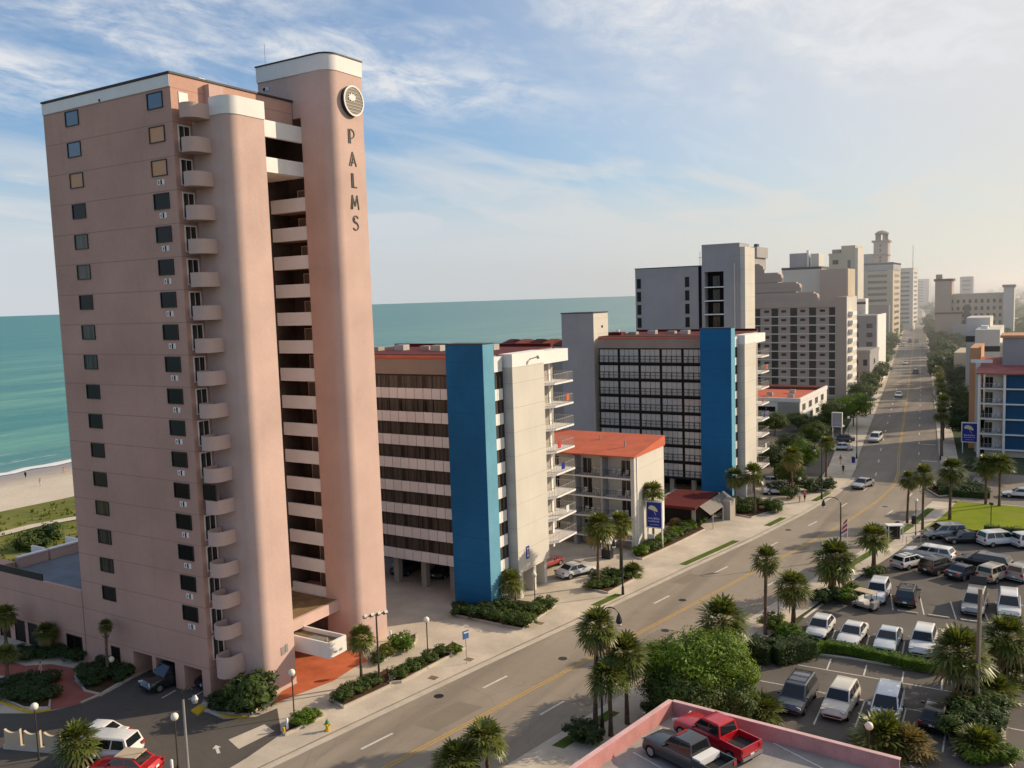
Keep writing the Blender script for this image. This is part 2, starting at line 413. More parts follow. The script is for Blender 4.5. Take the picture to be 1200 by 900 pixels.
near = N.new('ShaderNodeMapRange'); near.inputs['From Min'].default_value = -900; near.inputs['From Max'].default_value = -185; L.new(sx.outputs[0], near.inputs[0])
a = mix(N, L, ramp(N, L, near.outputs[0], .0, 1), (.06,.245,.235), (.15,.36,.28))
sh = N.new('ShaderNodeMapRange'); sh.inputs['From Min'].default_value = -222; sh.inputs['From Max'].default_value = -192; L.new(sx.outputs[0], sh.inputs[0])
a = mix(N, L, sh.outputs[0], a, (.30,.38,.30))
wv = noise(N, L, coords(N, L, 'Object', (.03,.006,1)), 1, 5, .7)
a = mix(N, L, ramp(N, L, wv, .4, .6, (0,)*3, (.8,)*3), a, (.035,.20,.21))
fo = noise(N, L, coords(N, L, 'Object', (.10,.018,1)), 1, 7, .75)
ft = N.new('ShaderNodeMath'); ft.operation = 'MULTIPLY'; L.new(ramp(N, L, fo, .56, .64), ft.inputs[0]); L.new(ramp(N, L, sh.outputs[0], .0, .6, (.16,)*3, (.8,)*3), ft.inputs[1])
a = mix(N, L, ft.outputs[0], a, (.66,.68,.66))
L.new(a, P.inputs['Base Color']); P.inputs['Roughness'].default_value = .45; P.inputs['Specular IOR Level'].default_value = .14
b = N.new('ShaderNodeBump'); b.inputs['Strength'].default_value = .5; b.inputs['Distance'].default_value = .5
L.new(noise(N, L, coords(N, L, 'Object', (.35,.12,1)), 1, 5, .7), b.inputs['Height']); L.new(b.outputs[0], P.inputs['Normal'])
bm = bmesh.new()
ys = [-900,0,60,100,160,300,600,1200,2500,5000,12000,40000]
xs = [-60000,-15000,-5000,-1500,-600,-300,-215,-150]
sea_v = {(i,j): bm.verts.new((xs[i] - (0 if ys[j] < 160 else (ys[j]-160)*.15 if i == 7 else 0), ys[j], -.62)) for i in range(8) for j in range(12)}
for i in range(7):
    for j in range(11): bm.faces.new([sea_v[k] for k in ((i,j),(i+1,j),(i+1,j+1),(i,j+1))])
structure('sea', bm, mw)
mf, t, N, L, P = nt('surf_foam'); co = coords(N, L)
P.inputs['Base Color'].default_value = (.74,.74,.72,1); P.inputs['Roughness'].default_value = .9
bm = bmesh.new(); r2 = random.Random(3); prev = None
for k in range(60):
    y = 20 + k*4.6; x0 = -187.5 - .05*(y-100) + r2.uniform(-1,1); wd = r2.uniform(3.0,6.0)
    cur = [bm.verts.new((x0, y, -.5)), bm.verts.new((x0-wd*.5, y, -.42)), bm.verts.new((x0-wd, y, -.54))]
    if prev:
        for q in (0,1): bm.faces.new((prev[q], cur[q], cur[q+1], prev[q+1]))
    prev = cur
structure('surf', bm, mf)

# ------------------------------------------------------------------ road and pavements
CL = [(-59.4,-60),(-39.4,46.3),(-36.0,63.7),(-32.2,82),(-28.9,98.9),(-25.8,113.5),(-22.9,130),(-21.0,145),(-20.5,157),(-21.4,168),(-23.4,184),(-27,218),(-35.3,297),(-53.1,461),(-90.5,800),(-168,1500),(-283,2500),(-460,4000)]
def cl_x(y):
    for (x0,y0),(x1,y1) in zip(CL, CL[1:]):
        if y <= y1: return x0 + (x1-x0)*(y-y0)/(y1-y0)
    return CL[-1][0]
def band(name, o0, o1, z, mat, y0, y1, step=None, parent=None, kerb=None):
    """A ribbon that follows the road between two offsets from its centre line."""
    ys = sorted({y0, y1, *[p[1] for p in CL if y0 < p[1] < y1]})
    bm = bmesh.new(); prev = None
    for y in ys:
        x = cl_x(y); cur = [bm.verts.new((x+o0, y, z)), bm.verts.new((x+o1, y, z))]
        if kerb is not None: cur.append(bm.verts.new((x+kerb, y, 0)))
        if prev:
            f = bm.faces.new((prev[0], prev[1], cur[1], cur[0]))
            f.normal_update()
            if f.normal.z < 0: f.normal_flip()
            if kerb is not None: bm.faces.new((prev[1], prev[2], cur[2], cur[1]) if o0 == kerb else (prev[0], cur[0], cur[2], prev[2]))
        prev = cur
    me = to_mesh(name, bm, 'leaf'); o = obj(name, me, mat, parent, kind=None if parent else 'structure'); return o
road = band('road', -7.2, 7.2, .008, M['road'], -60, 155)
road_b = band('road', -7.2, 7.2, .008, M['road_far'], 155, 4000)
for o in (-.19, .10): band('centre_line', o, o+.10, .014, M['line_yellow'], -60, 4000, parent=road)
def dash(y, off, n=3.0, wd=.11, mat='line_white'):
    bm = bmesh.new(); x0, x1 = cl_x(y)+off, cl_x(y+n)+off
    f = bm.faces.new([bm.verts.new(p) for p in ((x0-wd,y,.014),(x0+wd,y,.014),(x1+wd,y+n,.014),(x1-wd,y+n,.014))])
    return obj('lane_dash', bm, M[mat], road)
for k in range(46):
    y = 34.3 + k*12.85
    dash(y, -3.5); dash(y-2, 3.6)
for y, wd in ((199,2.4),(180,2.2)):
    bm = bmesh.new(); x = cl_x(y); bx(bm, x+4.0, x+6.7, y, y+.6, .0145, .0155); obj('stop_bar', bm, M['line_white'], road)
band('gutter', -7.2, -6.55, .016, M['kerb'], -60, 160); band('gutter', 6.7, 7.2, .016, M['kerb'], -60, 140)
band('pavement', -60, -7.2, .13, M['concrete'], 30, 150, kerb=-7.2)
band('pavement', -12.0, -7.2, .13, M['concrete'], 150, 4000, kerb=-7.2)
band('pavement', 7.2, 10.6, .13, M['concrete'], -60, 146, kerb=7.2)
band('pavement', 7.2, 10.4, .13, M['concrete'], 172, 4000, kerb=7.2)
for y0, y1 in ((66.5,79.5),(86,97.5),(111.5,119.0),(126,146)):
    pass
for a, b, s in ((82.0,86.5,-1),(99.5,112.5,-1),(121.5,127,-1),(141,146,-1),(63,76,-1) if False else (139,146,-1),(54,61,1),(100,130,1),(131,141,1)):
    o = (-8.55,-7.6) if s < 0 else (7.6,8.6)
    if (a, b) == (141,146): continue
    band('grass_verge', o[0], o[1], .137, M['verge'], a, b)
sheet('side_lot', [(cl_x(150)-12.02,150),(-72,150),(-72,214),(cl_x(214)-12.02,214),(cl_x(184)-12.02,184),(cl_x(165)-12.02,165)], .07, M['lot'])
bm = bmesh.new()
prism(bm, [(-9.3,172),(60,176),(60,147.5),(-3,147.2),(-10,148.5),(-11.5,146.5),(-14,146),(-14,174)], .0085, .012); structure('side_road', bm, M['road_far'])
for (p, q) in (((-11.7,154.6),(-11.5,169)),((-9.7,156.3),(-9.0,168.5))):
    bm = bmesh.new(); obar(bm, (*p,.016), (*q,.016), .45, .003); obj('crossing_line', bm, M['line_white'], road)
bm = bmesh.new(); prism(bm, [(-9.3,163),(-8.3,163),(-7.6,171),(-8.8,171)], .0135, .016); obj('stop_bar', bm, M['line_white'], road)
bm = bmesh.new(); bx(bm, -6, 60, 161.6, 161.75, .0135, .015); obj('centre_line', bm, M['line_yellow'], road)

for y, o, l, wd in ((52,-2.2,5,2.4),(72.5,2.0,7,2.0),(93,-5.0,4,1.6),(108,4.6,6,2.2),(128,-1.9,5,2.0),(61,5.0,3,1.5)):
    bm = bmesh.new(); x0, x1 = cl_x(y)+o, cl_x(y+l)+o
    bm.faces.new([bm.verts.new(p) for p in ((x0-wd/2,y,.0115),(x0+wd/2,y,.0115),(x1+wd/2,y+l,.0115),(x1-wd/2,y+l,.0115))]); obj('asphalt_patch', bm, M['patch'], road)
for y, o in ((57,-5.4),(79,1.7),(88,-1.6),(104,5.2),(121,-4.9),(68.5,-2.0),(140,2)):
    bm = bmesh.new(); tube(bm, [(cl_x(y)+o,y,.009),(cl_x(y)+o,y,.0165)], .42, 18); obj('manhole_cover', bm, M['black'], road)
for y, o in ((64.2,-8.6),(59.5,-8.3),(75,-9.4)):
    bm = bmesh.new(); bx(bm, cl_x(y)+o-.4, cl_x(y)+o+.4, y-.35, y+.35, .1305, .135); structure('utility_cover', bm, M['roof_brown'])

# right-hand parking lots, lawn
sheet('parking_lot', [(-20.6,81.5),(-19.0,97),(-15.8,112),(-13.6,126),(-9,129.6),(60,131),(60,60),(-22.0,60),(-22.3,72)], .010, M['lot'])
lot = bpy.data.objects['parking_lot']
def pline(x0, y0, x1, y1, wd=.12, z=.017, par=lot, mat='line_white'):
    bm = bmesh.new(); dx, dy = x1-x0, y1-y0; l = math.hypot(dx, dy); nx, ny = -dy/l*wd/2, dx/l*wd/2
    f = bm.faces.new([bm.verts.new(p) for p in ((x0+nx,y0+ny,z),(x0-nx,y0-ny,z),(x1-nx,y1-ny,z),(x1+nx,y1+ny,z))])
    f.normal_update()
    if f.normal.z < 0: f.normal_flip()
    return obj('stall_line', bm, M[mat], par)
for k in range(7): pline(-16.2+3.1*k, 81.2, -16.5+3.1*k, 86.3)
for k in range(7): pline(-15.3+2.9*k, 94.4, -16.2+2.9*k, 99.5)
for k in range(5): bm = bmesh.new(); bx(bm, -12.0+2.9*k, -10.1+2.9*k, 94.25, 94.45, .012, .14); tag(obj('wheel_stop', bm, M['kerb']), 'low concrete wheel stop at the end of a marked parking stall', 'wheel stop', 'wheel stops in the parking lot')
for x in (-14.15,-11.3,-8.25,-5.3,-2.3): pline(x-.05, 66.2, x-.2, 72.1)
pline(-20.1, 71.95, 8, 72.3); pline(-17.8, 76.6, 10, 77.2)
for x in (-15.4,-12.4,-9.4,-6.4): pline(x+.05, 76.7, x-.1, 79.2)
pline(-19.9,88.4,-19.1,93.2,.3); pline(-14.9,119,-13.6,124,.3)
sheet('lawn', [(-13.6,126.6),(-11.6,136),(-10.4,146.8),(-7,147.0),(60,147.2),(60,131.6),(-9,130.2)], .14, M['lawn'])
bm = bmesh.new(); bx(bm, -10.4, 60, 147.0, 147.3, 0, .17); structure('kerb', bm, M['kerb'])
bm = bmesh.new()
for p, q in zip([(-18.6,79.6),(-17.5,79.45),(-14,79.9),(20,80.4)],[(-17.5,79.45),(-14,79.9),(20,80.4)]): obar(bm, (*p,.07), (*q,.07), .18, .15)
structure('kerb', bm, M['kerb'])

# left-hand hotel forecourt: asphalt drive, red paving, planting beds
sheet('driveway', [(-66.48,31.74),(-74.76,36.05),(-73.43,37.41),(-70.93,38.70),(-69.94,39.71),(-69.02,41.39),(-68.66,43.36),(-69.02,45.41),(-69.36,47.19),(-69.6,49),(-60.4,49),(-60.32,47.62),(-59.15,45.77),(-55.65,45.42),(-53.62,46.96),(-53.17,48.84),(-49.65,45.89),(-49.26,42.11),(-49.26,38.25),(-47.98,31.32),(-57.24,25.39)], .150, M['drive'])
drv = bpy.data.objects['driveway']
sheet('brick_walk', [(-86.83,43.94),(-81.25,44.09),(-79.39,45.46),(-76.35,45.92),(-73.68,44.21),(-70.84,43.35),(-68.66,43.36),(-69.02,41.39),(-70.10,39.80),(-73.82,41.83),(-76.53,42.76),(-79.48,42.27),(-82.25,41.48)], .154, M['redpave'])
sheet('brick_forecourt', [(-54.08,49.06),(-55.22,51.32),(-55.2,53.3),(-63,53.3),(-63,60.8),(-54.9,60.8),(-52.68,59.75),(-52.91,58.36),(-52.64,54.89),(-53.53,51.64)], .136, M['brick'])
sheet('concrete_pad', [(-52.63,43.30),(-52.01,46.35),(-50.44,45.93),(-50.80,42.68)], .156, M['concrete'])
for p, q in (((-63.52,45.63),(-63.72,47.17)),((-61.18,46.47),(-61.40,48.16))):
    pline(*p, *q, .14, .156, drv)
def kerb_line(name, pts, mat, wd=.22, h=.16, z=.08):
    bm = bmesh.new()
    for p, q in zip(pts, pts[1:]): obar(bm, (*p,z+h/2), (*q,z+h/2), wd, h)
    return structure(name, bm, mat)
kerb_line('yellow_kerb', [(-77.08,38.69),(-74.08,38.62),(-71.77,38.60),(-70.63,39.02),(-70.10,39.80)], M['yellow'])
kerb_line('kerb', [(-68.99,41.76),(-68.97,43.57),(-69.50,45.75),(-69.67,47.24)], M['kerb'], z=.1)
kerb_line('yellow_kerb', [(-56.49,45.80),(-55.26,45.95),(-54.24,46.63)], M['yellow'], z=.1)
kerb_line('kerb', [(-58.50,45.93),(-57.24,45.74),(-56.49,45.80)], M['kerb'], z=.1)
bm = bmesh.new(); prism(bm, [(-59.15,45.10),(-59.34,46.19),(-58.31,46.03),(-58.02,44.85)], .14, .30); structure('yellow_kerb', bm, M['yellow'])
def bed(pts, h=.10, z=.13, rim=True):
    bm = bmesh.new(); prism(bm, pts, z-.1, z+h); o = structure('planting_bed', bm, M['soil'])
    if rim:
        b2 = bmesh.new()
        for p, q in zip(pts, pts[1:]+pts[:1]): obar(b2, (*p,z+h*.6), (*q,z+h*.6), .16, h*1.5)
        obj('bed_edging', b2, M['kerb'], o)
    return o
bed([(-81.47,41.06),(-76.39,42.83),(-73.61,41.94),(-70.53,39.92),(-72.53,38.90),(-77.96,39.16)])
bed([(-74.55,44.77),(-76.01,47.16),(-73.37,49.35),(-69.92,47.51),(-68.97,43.57),(-70.84,43.35)])
bed([(-58.13,45.62),(-60.59,48.58),(-58.81,51.76),(-54.44,49.40),(-54.47,46.84)])
bed([(-50.06,46.28),(-50.92,49.00),(-49.57,50.03),(-48.69,49.50),(-49.22,45.81)], .14)
bed([(-49.94,52.05),(-49.94,59.24),(-47.38,56.42),(-48.28,51.36)], .16)
bed([(-47.91,56.72),(-48.12,66.73),(-46.19,66.08),(-47.01,57.37)], .16)
bed([(-52.42,59.45),(-54.09,63.06),(-52.59,66.92),(-51.34,65.13),(-51.39,60.39)], .12)
bed([(-52.33,73.07),(-53.64,75.28),(-48.99,75.53),(-48.67,79.76),(-43.99,79.96),(-43.81,72.76)], .10)
bed([(-43.90,86.75),(-44.76,91.44),(-41.70,93.96),(-39.85,91.68),(-40.62,86.09)], .14)
bed([(-43.16,99.72),(-45.03,102.98),(-42.64,119.74),(-39.59,115.99),(-40.75,107.10),(-42.11,99.41)], .14)
bed([(-42.92,127.43),(-40.66,135.77),(-35.35,135.52),(-33.42,131.55),(-35.68,124.95)], .12)
bed([(-15.50,154.34),(-13.25,161.69),(-7.96,162.40),(-6.87,155.26),(-13.17,149.36)], .12)

# raised parking deck in front, with pink parapet
deck = thing('parking_deck', 'raised parking deck with pink painted parapet walls holding two pickup trucks', 'parking deck', (-16,50,0), world=True)
bm = bmesh.new(); prism(bm, [(-22.0,57.05),(-7.0,55.95),(-7.3,30),(-27.0,30)], 0, 3.0); obj('deck_slab', bm, M['slabtop'], deck)
bm = bmesh.new(); prism(bm, [(-22.0,57.05),(-22.3,57.3),(-27.3,30),(-27.0,30)], 0, 4.0); obj('parapet', bm, M['pink_wall'], deck)
bm = bmesh.new(); prism(bm, [(-22.0,57.055),(-22.3,57.305),(-6.9,56.2),(-6.9,55.96)], 0, 4.0); obj('parapet', bm, M['pink_wall'], deck)
bm = bmesh.new(); obar(bm, (-22.2,57.2,4.02), (-27.2,30,4.02), .34, .05); obar(bm, (-22.0,57.19,4.023), (-6.85,56.09,4.023), .34, .05); obj('parapet_cap', bm, plain('pink_cap', (.66,.42,.40), .8, .3), deck)
for p, q in (((-22.45,50.98),(-16.6,48.55)),((-14.71,56.4),(-8.6,53.4)),((-23.6,45.9),(-17.8,43.5))):
    pline(*p, *q, .13, 3.006, deck)
bm = bmesh.new(); bx(bm, -6.7, -2, 56.0, 56.12, 0, 3.6); tag(obj('gate_panel', bm, M['black']), 'black sheet gate beside the end of the pink parapet wall', 'gate')

# ------------------------------------------------------------------ building kit
def win_mesh(name, wd, h, nx=1, ny=1, fr=.06, proud=.06, sill=False, bar=.04):
    """Window centred on x, base at z=0, facing -y: slot 0 frame, slot 1 glass."""
    bm = bmesh.new()
    f = bm.faces.new([bm.verts.new(p) for p in ((-wd/2,-.014,0),(wd/2,-.014,0),(wd/2,-.014,h),(-wd/2,-.014,h))]); f.material_index = 1
    n0 = len(bm.faces)
    for x0, x1, z0, z1 in ((-wd/2-fr,-wd/2,-fr,h+fr),(wd/2,wd/2+fr,-fr,h+fr),(-wd/2,wd/2,-fr,0),(-wd/2,wd/2,h,h+fr)):
        bx(bm, x0, x1, -proud, .03, z0, z1)
    for i in range(1, nx): x = -wd/2+wd*i/nx; bx(bm, x-bar/2, x+bar/2, -proud+.012, -.004, .001, h-.001)
    for i in range(1, ny): z = h*i/ny; bx(bm, -wd/2+.001, wd/2-.001, -proud+.018, -.006, z-bar/2, z+bar/2)
    if sill: bx(bm, -wd/2-.1, wd/2+.1, -proud-.05, .02, -fr-.07, -fr-.002)
    return to_mesh(name, bm)
def put(name, me, mats, root, pos, rz=0, label=None):
    if not me.materials:
        for m in mats: me.materials.append(m)
    o = bpy.data.objects.new(name, me); col.objects.link(o); o.parent = root
    o.location = Vector(pos) - (root.location if root.parent is None else Vector((0,0,0))); o.rotation_euler = (0,0,rz)
    for i, m in enumerate(mats):
        if m is not None and me.materials[i] != m:
            o.material_slots[i].link = 'OBJECT'; o.material_slots[i].material = m
    if label: o['label'] = label
    return o
EAST = PI/2
def arc_pts(cx, cy, r, a0, a1, n=8): return [(cx+r*math.cos(a0+(a1-a0)*i/n), cy+r*math.sin(a0+(a1-a0)*i/n)) for i in range(n+1)]
def boxpart(name, root, mat, *b, smooth=None, label=None):
    if len(b) > 1 and name in SPLIT:
        for q in b: o = boxpart(name, root, mat, q)
        return o
    bm = bmesh.new()
    for q in b: bx(bm, *q)
    return obj(name, bm, mat, root, smooth, label=label)
SPLIT = {'end_pier','awning_post','glazing','frame','blue_panel','wall_plaque','side_wall','cornice','dark_band','fin_vent','gallery_wall','top_band'}

# ------------------------------------------------------------------ pink tower
FL = 2.663
T = thing('hotel_tower', 'tall pink stucco hotel tower with rounded balconies and a lettered fin', 'hotel tower', (-60,50,0), world=True)
boxpart('wall', T, M['pink'], (-76.9,-59.6,47.56,53.2,2.45,51.7), (-76.9,-63.55,53.21,66,0,51.69), (-63.54,-59.61,53.21,60.85,49.6,51.68), (-76.9,-69.85,47.561,53.1,0,2.45), (-67.2,-66.7,47.562,53,0,2.45), (-64.1,-62.9,47.562,53,0,2.45), (-60.6,-59.601,47.562,53.1,0,2.45))
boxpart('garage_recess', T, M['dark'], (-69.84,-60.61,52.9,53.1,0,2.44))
boxpart('parapet_band', T, M['white'], (-76.95,-59.62,47.50,47.62,50.72,51.62))
boxpart('roof_coping', T, M['coping'], (-77.0,-59.5,47.45,61.0,51.7,51.86))
boxpart('roof_vent', T, M['steel'], (-63.2,-62.6,53.0,53.6,51.86,52.7), (-63.25,-62.55,52.95,53.65,52.7,52.85))
boxpart('scupper', T, M['dark'], (-68.65,-68.5,47.44,47.6,50.75,50.95))
wm = win_mesh('window', 1.78, 1.16, 1, 1, .07, .08)
for k in range(17):
    z = 7.36 - .58 + FL*k - .004*k
    g = M['glass_blue'] if k >= 15 else M['glass']
    g = M['glass_curtain'] if k in (1,2,3,8,9,11,12) else g
    put('window', wm, [M['frame'], M['glass_sunset'] if k == 14 else g], T, (-72.68, 47.56, z))
    z = 7.24 - .56 + FL*k - .002*k
    g = M['glass_blue'] if k >= 15 else M['glass']
    put('window', wm, [M['frame'], M['glass_sunset'] if k in (14,15) else g], T, (-61.53, 47.56, z)).scale = (1,1,1)
    if k < 15:
        vm = bpy.data.meshes.get('ac_vent')
        if not vm:
            bm = bmesh.new(); bx(bm, -.42, .42, -.02, .01, 0, .44); bx(bm, -.42, -.08, -.045, -.0201, .02, .42); bx(bm, .14, .42, -.045, -.0201, .02, .42)
            n = len(bm.faces); bx(bm, -.3, -.2, -.05, -.0451, .08, .34); bx(bm, -.06, .12, -.03, -.0201, .02, .42)
            bm.faces.ensure_lookup_table()
            for f in bm.faces[n:]: f.material_index = 1
            vm = to_mesh('ac_vent', bm)
        put('ac_vent', vm, [M['spandrel'], M['dark']], T, (-61.45, 47.56, z-.78))
# wing with rounded street corner
wing = [(-60,53.2),(-60,49.45)] + arc_pts(-56.35, 50.5, 1.05, -PI/2, 0) + [(-55.3,53.2)]
bm = bmesh.new(); prism(bm, wing, 0, 48.4); obj('wing_wall', bm, M['pink_smooth'], T, 30)
wb = [(-57.4,53.26),(-57.4,49.39)] + arc_pts(-56.35, 50.5, 1.11, -PI/2, 0) + [(-55.24,53.26)]
bm = bmesh.new(); prism(bm, wb, 48.41, 49.85); obj('wing_band', bm, M['white'], T, 30)
boxpart('penthouse_pier', T, M['pink_smooth'], (-59.59,-59.0,50.9,52.4,48.4,51.4))
boxpart('wall_plaque', T, M['steel'], (-55.29,-55.26,51.6,52.0,3.2,3.9), (-55.289,-55.262,52.1,52.4,3.3,4.0))
# rounded balconies in the corner between block and wing
dm = win_mesh('balcony_door', 1.0, 1.95, 2, 1, .10, .05)
pts_o = [(-59.2,49.44)] + arc_pts(-58.3, 48.4, .90, PI, 2*PI, 12) + [(-57.4,49.44)]
cx_, cy_ = -58.3, 48.9
pts_i = [(x+(cx_-x)*.12, y+(cy_-y)*.12) for x, y in pts_o]
bm = bmesh.new(); prism(bm, pts_o, 0, .16)
for i in range(len(pts_o)-1):
    prism(bm, [pts_o[i], pts_o[i+1], pts_i[i+1], pts_i[i]], .16, 1.16)
bal = to_mesh('balcony', bm, 35)
for k in range(18):
    z = 3.05 + FL*k
    s = 1.0
    b = put('balcony', bal, [M['pink_smooth']], T, (0,0,z-.2 if k else z-.9))
    if k == 0: b.scale = (1,1,1.55)
    if k < 17: put('balcony_door', dm, [M['spandrel'], M['glass_curtain']], T, (-59.60, 48.62, z+.1+(.25 if k == 0 else 0)), EAST) if k not in (5,) else put('balcony_blind', win_mesh('balcony_blind', 1.5, 1.25, 2, 1, .05, .05), [M['frame'], M['glass']], T, (-58.3, 47.75, z+1.0))
boxpart('penthouse_door', T, M['white_frame'], (-59.595,-59.55,48.3,49.2,48.4,50.4))
# stair and lift tower: open galleries between the wing and the lettered fin
boxpart('gallery_recess', T, M['gallery_shade'], (-63.39,-63.3,60.96,63.59,5.2,49.6), (-63.4,-58.65,63.6,64.2,5.2,49.6))  # thin side panel added to keep the opening dark
gd = win_mesh('gallery_door', .9, 2.05, 1, 1, .07, .04)
boxpart('gallery_wall', T, M['pink_smooth'], (-76,-63.9,60.95,66.5,0,51.2), (-63.9,-63.4,60.95,65.4,0,50.2), (-63.9,-58.6,60.95,65.4,50.2,54.2), (-63.4,-58.6,64.2,65.4,0,50.2))
slab = None
for k in range(16):
    z = 43.05 - FL*k - 1.22
    if z < 2.5: break
    boxpart('gallery_spandrel', T, M['gallery_white'], (-63.4,-58.62,61.15,61.35,z,z+1.24))
    for xx in (-59.6,-61.4): put('gallery_door', gd, [M['spandrel'], M['taupe']], T, (xx+rnd.uniform(-.3,.3), 63.59, z+.19))
    boxpart('gallery_floor', T, M['pink_smooth'], (-63.4,-58.62,61.36,63.58,z-.02,z+.18))
boxpart('bridge_parapet', T, M['white'], (-58.9,-58.6,53.27,60.94,47.95,49.35), (-58.95,-58.57,57.2,57.9,47.93,49.37) if False else (-58.9,-58.61,53.28,60.93,47.9,47.94))
boxpart('bridge_parapet', T, M['white'], (-58.9,-58.6,53.27,60.94,44.85,46.15))
boxpart('bridge_floor', T, M['spandrel'], (-63.3,-58.91,53.27,61.1,44.8,45.05))
boxpart('bridge_back', T, M['dark'], (-63.5,-63.3,53.27,60.94,5.2,49.3))  # black panel stands in for the shade behind the bridges
boxpart('low_roof', T, M['pink_smooth'], (-63.2,-57.0,53.25,60.93,3.9,4.9))
boxpart('low_roof_deck', T, M['roof_brown'], (-63.1,-57.3,53.4,60.8,4.91,4.93))
boxpart('entrance_glazing', T, M['glass'], (-63.1,-62.9,53.3,60.9,.15,3.88))
# fin
fin = [(-58.6,65.4),(-58.6,60.9)] + arc_pts(-56.2, 62.1, 1.2, -PI/2, 0) + [(-55.0,65.4)]
bm = bmesh.new(); prism(bm, fin, 0, 54.05); obj('fin_wall', bm, M['pink_smooth'], T, 30)
fb = [(-63.95,65.46),(-63.95,60.84)] + arc_pts(-56.2, 62.1, 1.26, -PI/2, 0) + [(-54.94,65.46)]
bm = bmesh.new(); prism(bm, fb, 54.06, 55.45); obj('fin_band', bm, M['white'], T, 30)
ff = [(-64.02,65.52),(-64.02,60.78)] + arc_pts(-56.2, 62.1, 1.32, -PI/2, 0) + [(-54.88,65.52)]
bm = bmesh.new(); prism(bm, ff, 55.45, 55.58); obj('fin_coping', bm, M['coping'], T, 30)
boxpart('fin_vent', T, M['steel'], (-63.3,-62.4,60.9,60.96,53.2,53.55)); boxpart('fin_vent', T, M['dark'], (-63.2,-62.9,60.87,60.9,53.25,53.5))
bm = bmesh.new(); tube(bm, [(-63.2,61.4,55.5),(-63.2,61.4,57.6)], .03); obj('aerial', bm, M['steel'], T)
# emblem and letters on the street face (x = -55)
bm = bmesh.new(); tube(bm, [(-55.1,63.75,51.62),(-54.62,63.75,51.62)], 1.36, 32); emb = obj('emblem', bm, M['black'], T, 40)
bm = bmesh.new()
for i in range(32):
    a0, a1 = 2*PI*i/32, 2*PI*(i+1)/32
    q = [(1.38, a0), (1.38, a1), (1.22, a1), (1.22, a0)]
    vv = [bm.verts.new((x, 63.75+r*math.cos(a), 51.62+r*math.sin(a))) for x in (-54.62,-54.57) for r, a in q]
    for f in ((0,1,2,3),(7,6,5,4),(0,4,5,1),(2,6,7,3)): bm.faces.new([vv[j] for j in f])
obj('emblem_rim', bm, M['white'], emb)
for i in range(8):
    zz = -.98 + i*.28; hw = math.sqrt(max(.05, 1.2**2 - zz*zz)); th = .07 - .003*i
    boxpart('emblem_stripe', emb, M['sand'], (-54.62,-54.585,63.75-hw,63.75+hw,51.62+zz-th/2,51.62+zz+th/2))
bm = bmesh.new()
v = [bm.verts.new((-54.56, 63.5+math.cos(2*PI*i/18)*(.58 if i % 2 else .40), 51.88+math.sin(2*PI*i/18)*(.40 if i % 2 else .26))) for i in range(18)]; bm.faces.new(v)
f = bmesh.ops.extrude_face_region(bm, geom=bm.faces[:]); [setattr(g, 'co', g.co-Vector((.02,0,0))) for g in f['geom'] if isinstance(g, bmesh.types.BMVert)]
obj('emblem_figure', bm, M['white'], emb)
def strokes(y, z, s, segs):
    bm = bmesh.new()
    for (a, b, c, d, wd) in segs:
        obar(bm, (-54.97, y+a*s, z+b*s), (-54.97, y+c*s, z+d*s), wd*s*.8, .07, Vector((1,0,0)))
    obj('sign_letter', bm, M['brown'], T)
def curve_seg(cy, cz, ry, rz_, a0, a1, wd, n=8):
    o = []
    for i in range(n):
        p, q = a0+(a1-a0)*i/n, a0+(a1-a0)*(i+1)/n
        o.append((cy+ry*math.cos(p), cz+rz_*math.sin(p), cy+ry*math.cos(q), cz+rz_*math.sin(q), wd))
    return o
LZ = [(48.45,'P'),(46.4,'A'),(44.45,'L'),(42.45,'M'),(40.55,'S')]
SEG = dict(
 P=[(-.34,-.55,-.34,.55,.10),(-.16,-.55,-.16,.55,.10)] + curve_seg(-.10,.20,.42,.35,PI/2,-PI/2,.11),
 A=[(-.40,-.55,0,.55,.10),(.0,.55,.40,-.55,.11),(-.18,-.55,.10,.22,.09),(-.26,-.25,.26,-.25,.09)],
 L=[(-.22,-.55,-.22,.55,.10),(-.04,-.55,-.04,.55,.10),(-.22,-.52,.36,-.52,.10)],
 M=[(-.44,-.55,-.26,.55,.10),(-.28,-.55,-.20,.3,.08),(-.26,.55,.05,-.30,.11),(.05,-.30,.30,.55,.10),(.30,.55,.46,-.55,.11)],
 S=curve_seg(.02,.28,.30,.27,.3,PI*1.5,.11)+curve_seg(-.02,-.27,.32,.28,PI*.5,-PI*.85,.11)+curve_seg(.16,.24,.3,.22,PI*.8,PI*1.5,.08,5))
for zz, ch in LZ: strokes(63.62, zz, 1.18, SEG[ch])
# entrance canopy
boxpart('canopy', T, M['white'], (-57.3,-52.0,53.98,54.14,2.6,4.0), (-52.16,-52.0,54.14,56.05,2.6,4.0), (-57.3,-52.0,56.05,56.2,2.6,4.0), (-57.3,-52.16,54.14,56.05,2.62,2.8))
boxpart('canopy_roof', T, M['roof_brown'], (-57.3,-52.17,54.15,56.04,3.55,3.62)); boxpart('canopy_hatch', T, M['roof_grey'], (-55.2,-53.6,54.5,55.6,3.63,3.68)); boxpart('canopy_vent', T, M['steel'], (-53.3,-53.1,54.9,55.1,3.62,3.95))
bm = bmesh.new()
for y in (54.55,54.72,54.89,55.20,55.36,55.52): bx(bm, -52.0, -51.985, y, y+.10, 2.86, 3.08)
obj('canopy_lettering', bm, M['steel'], T)
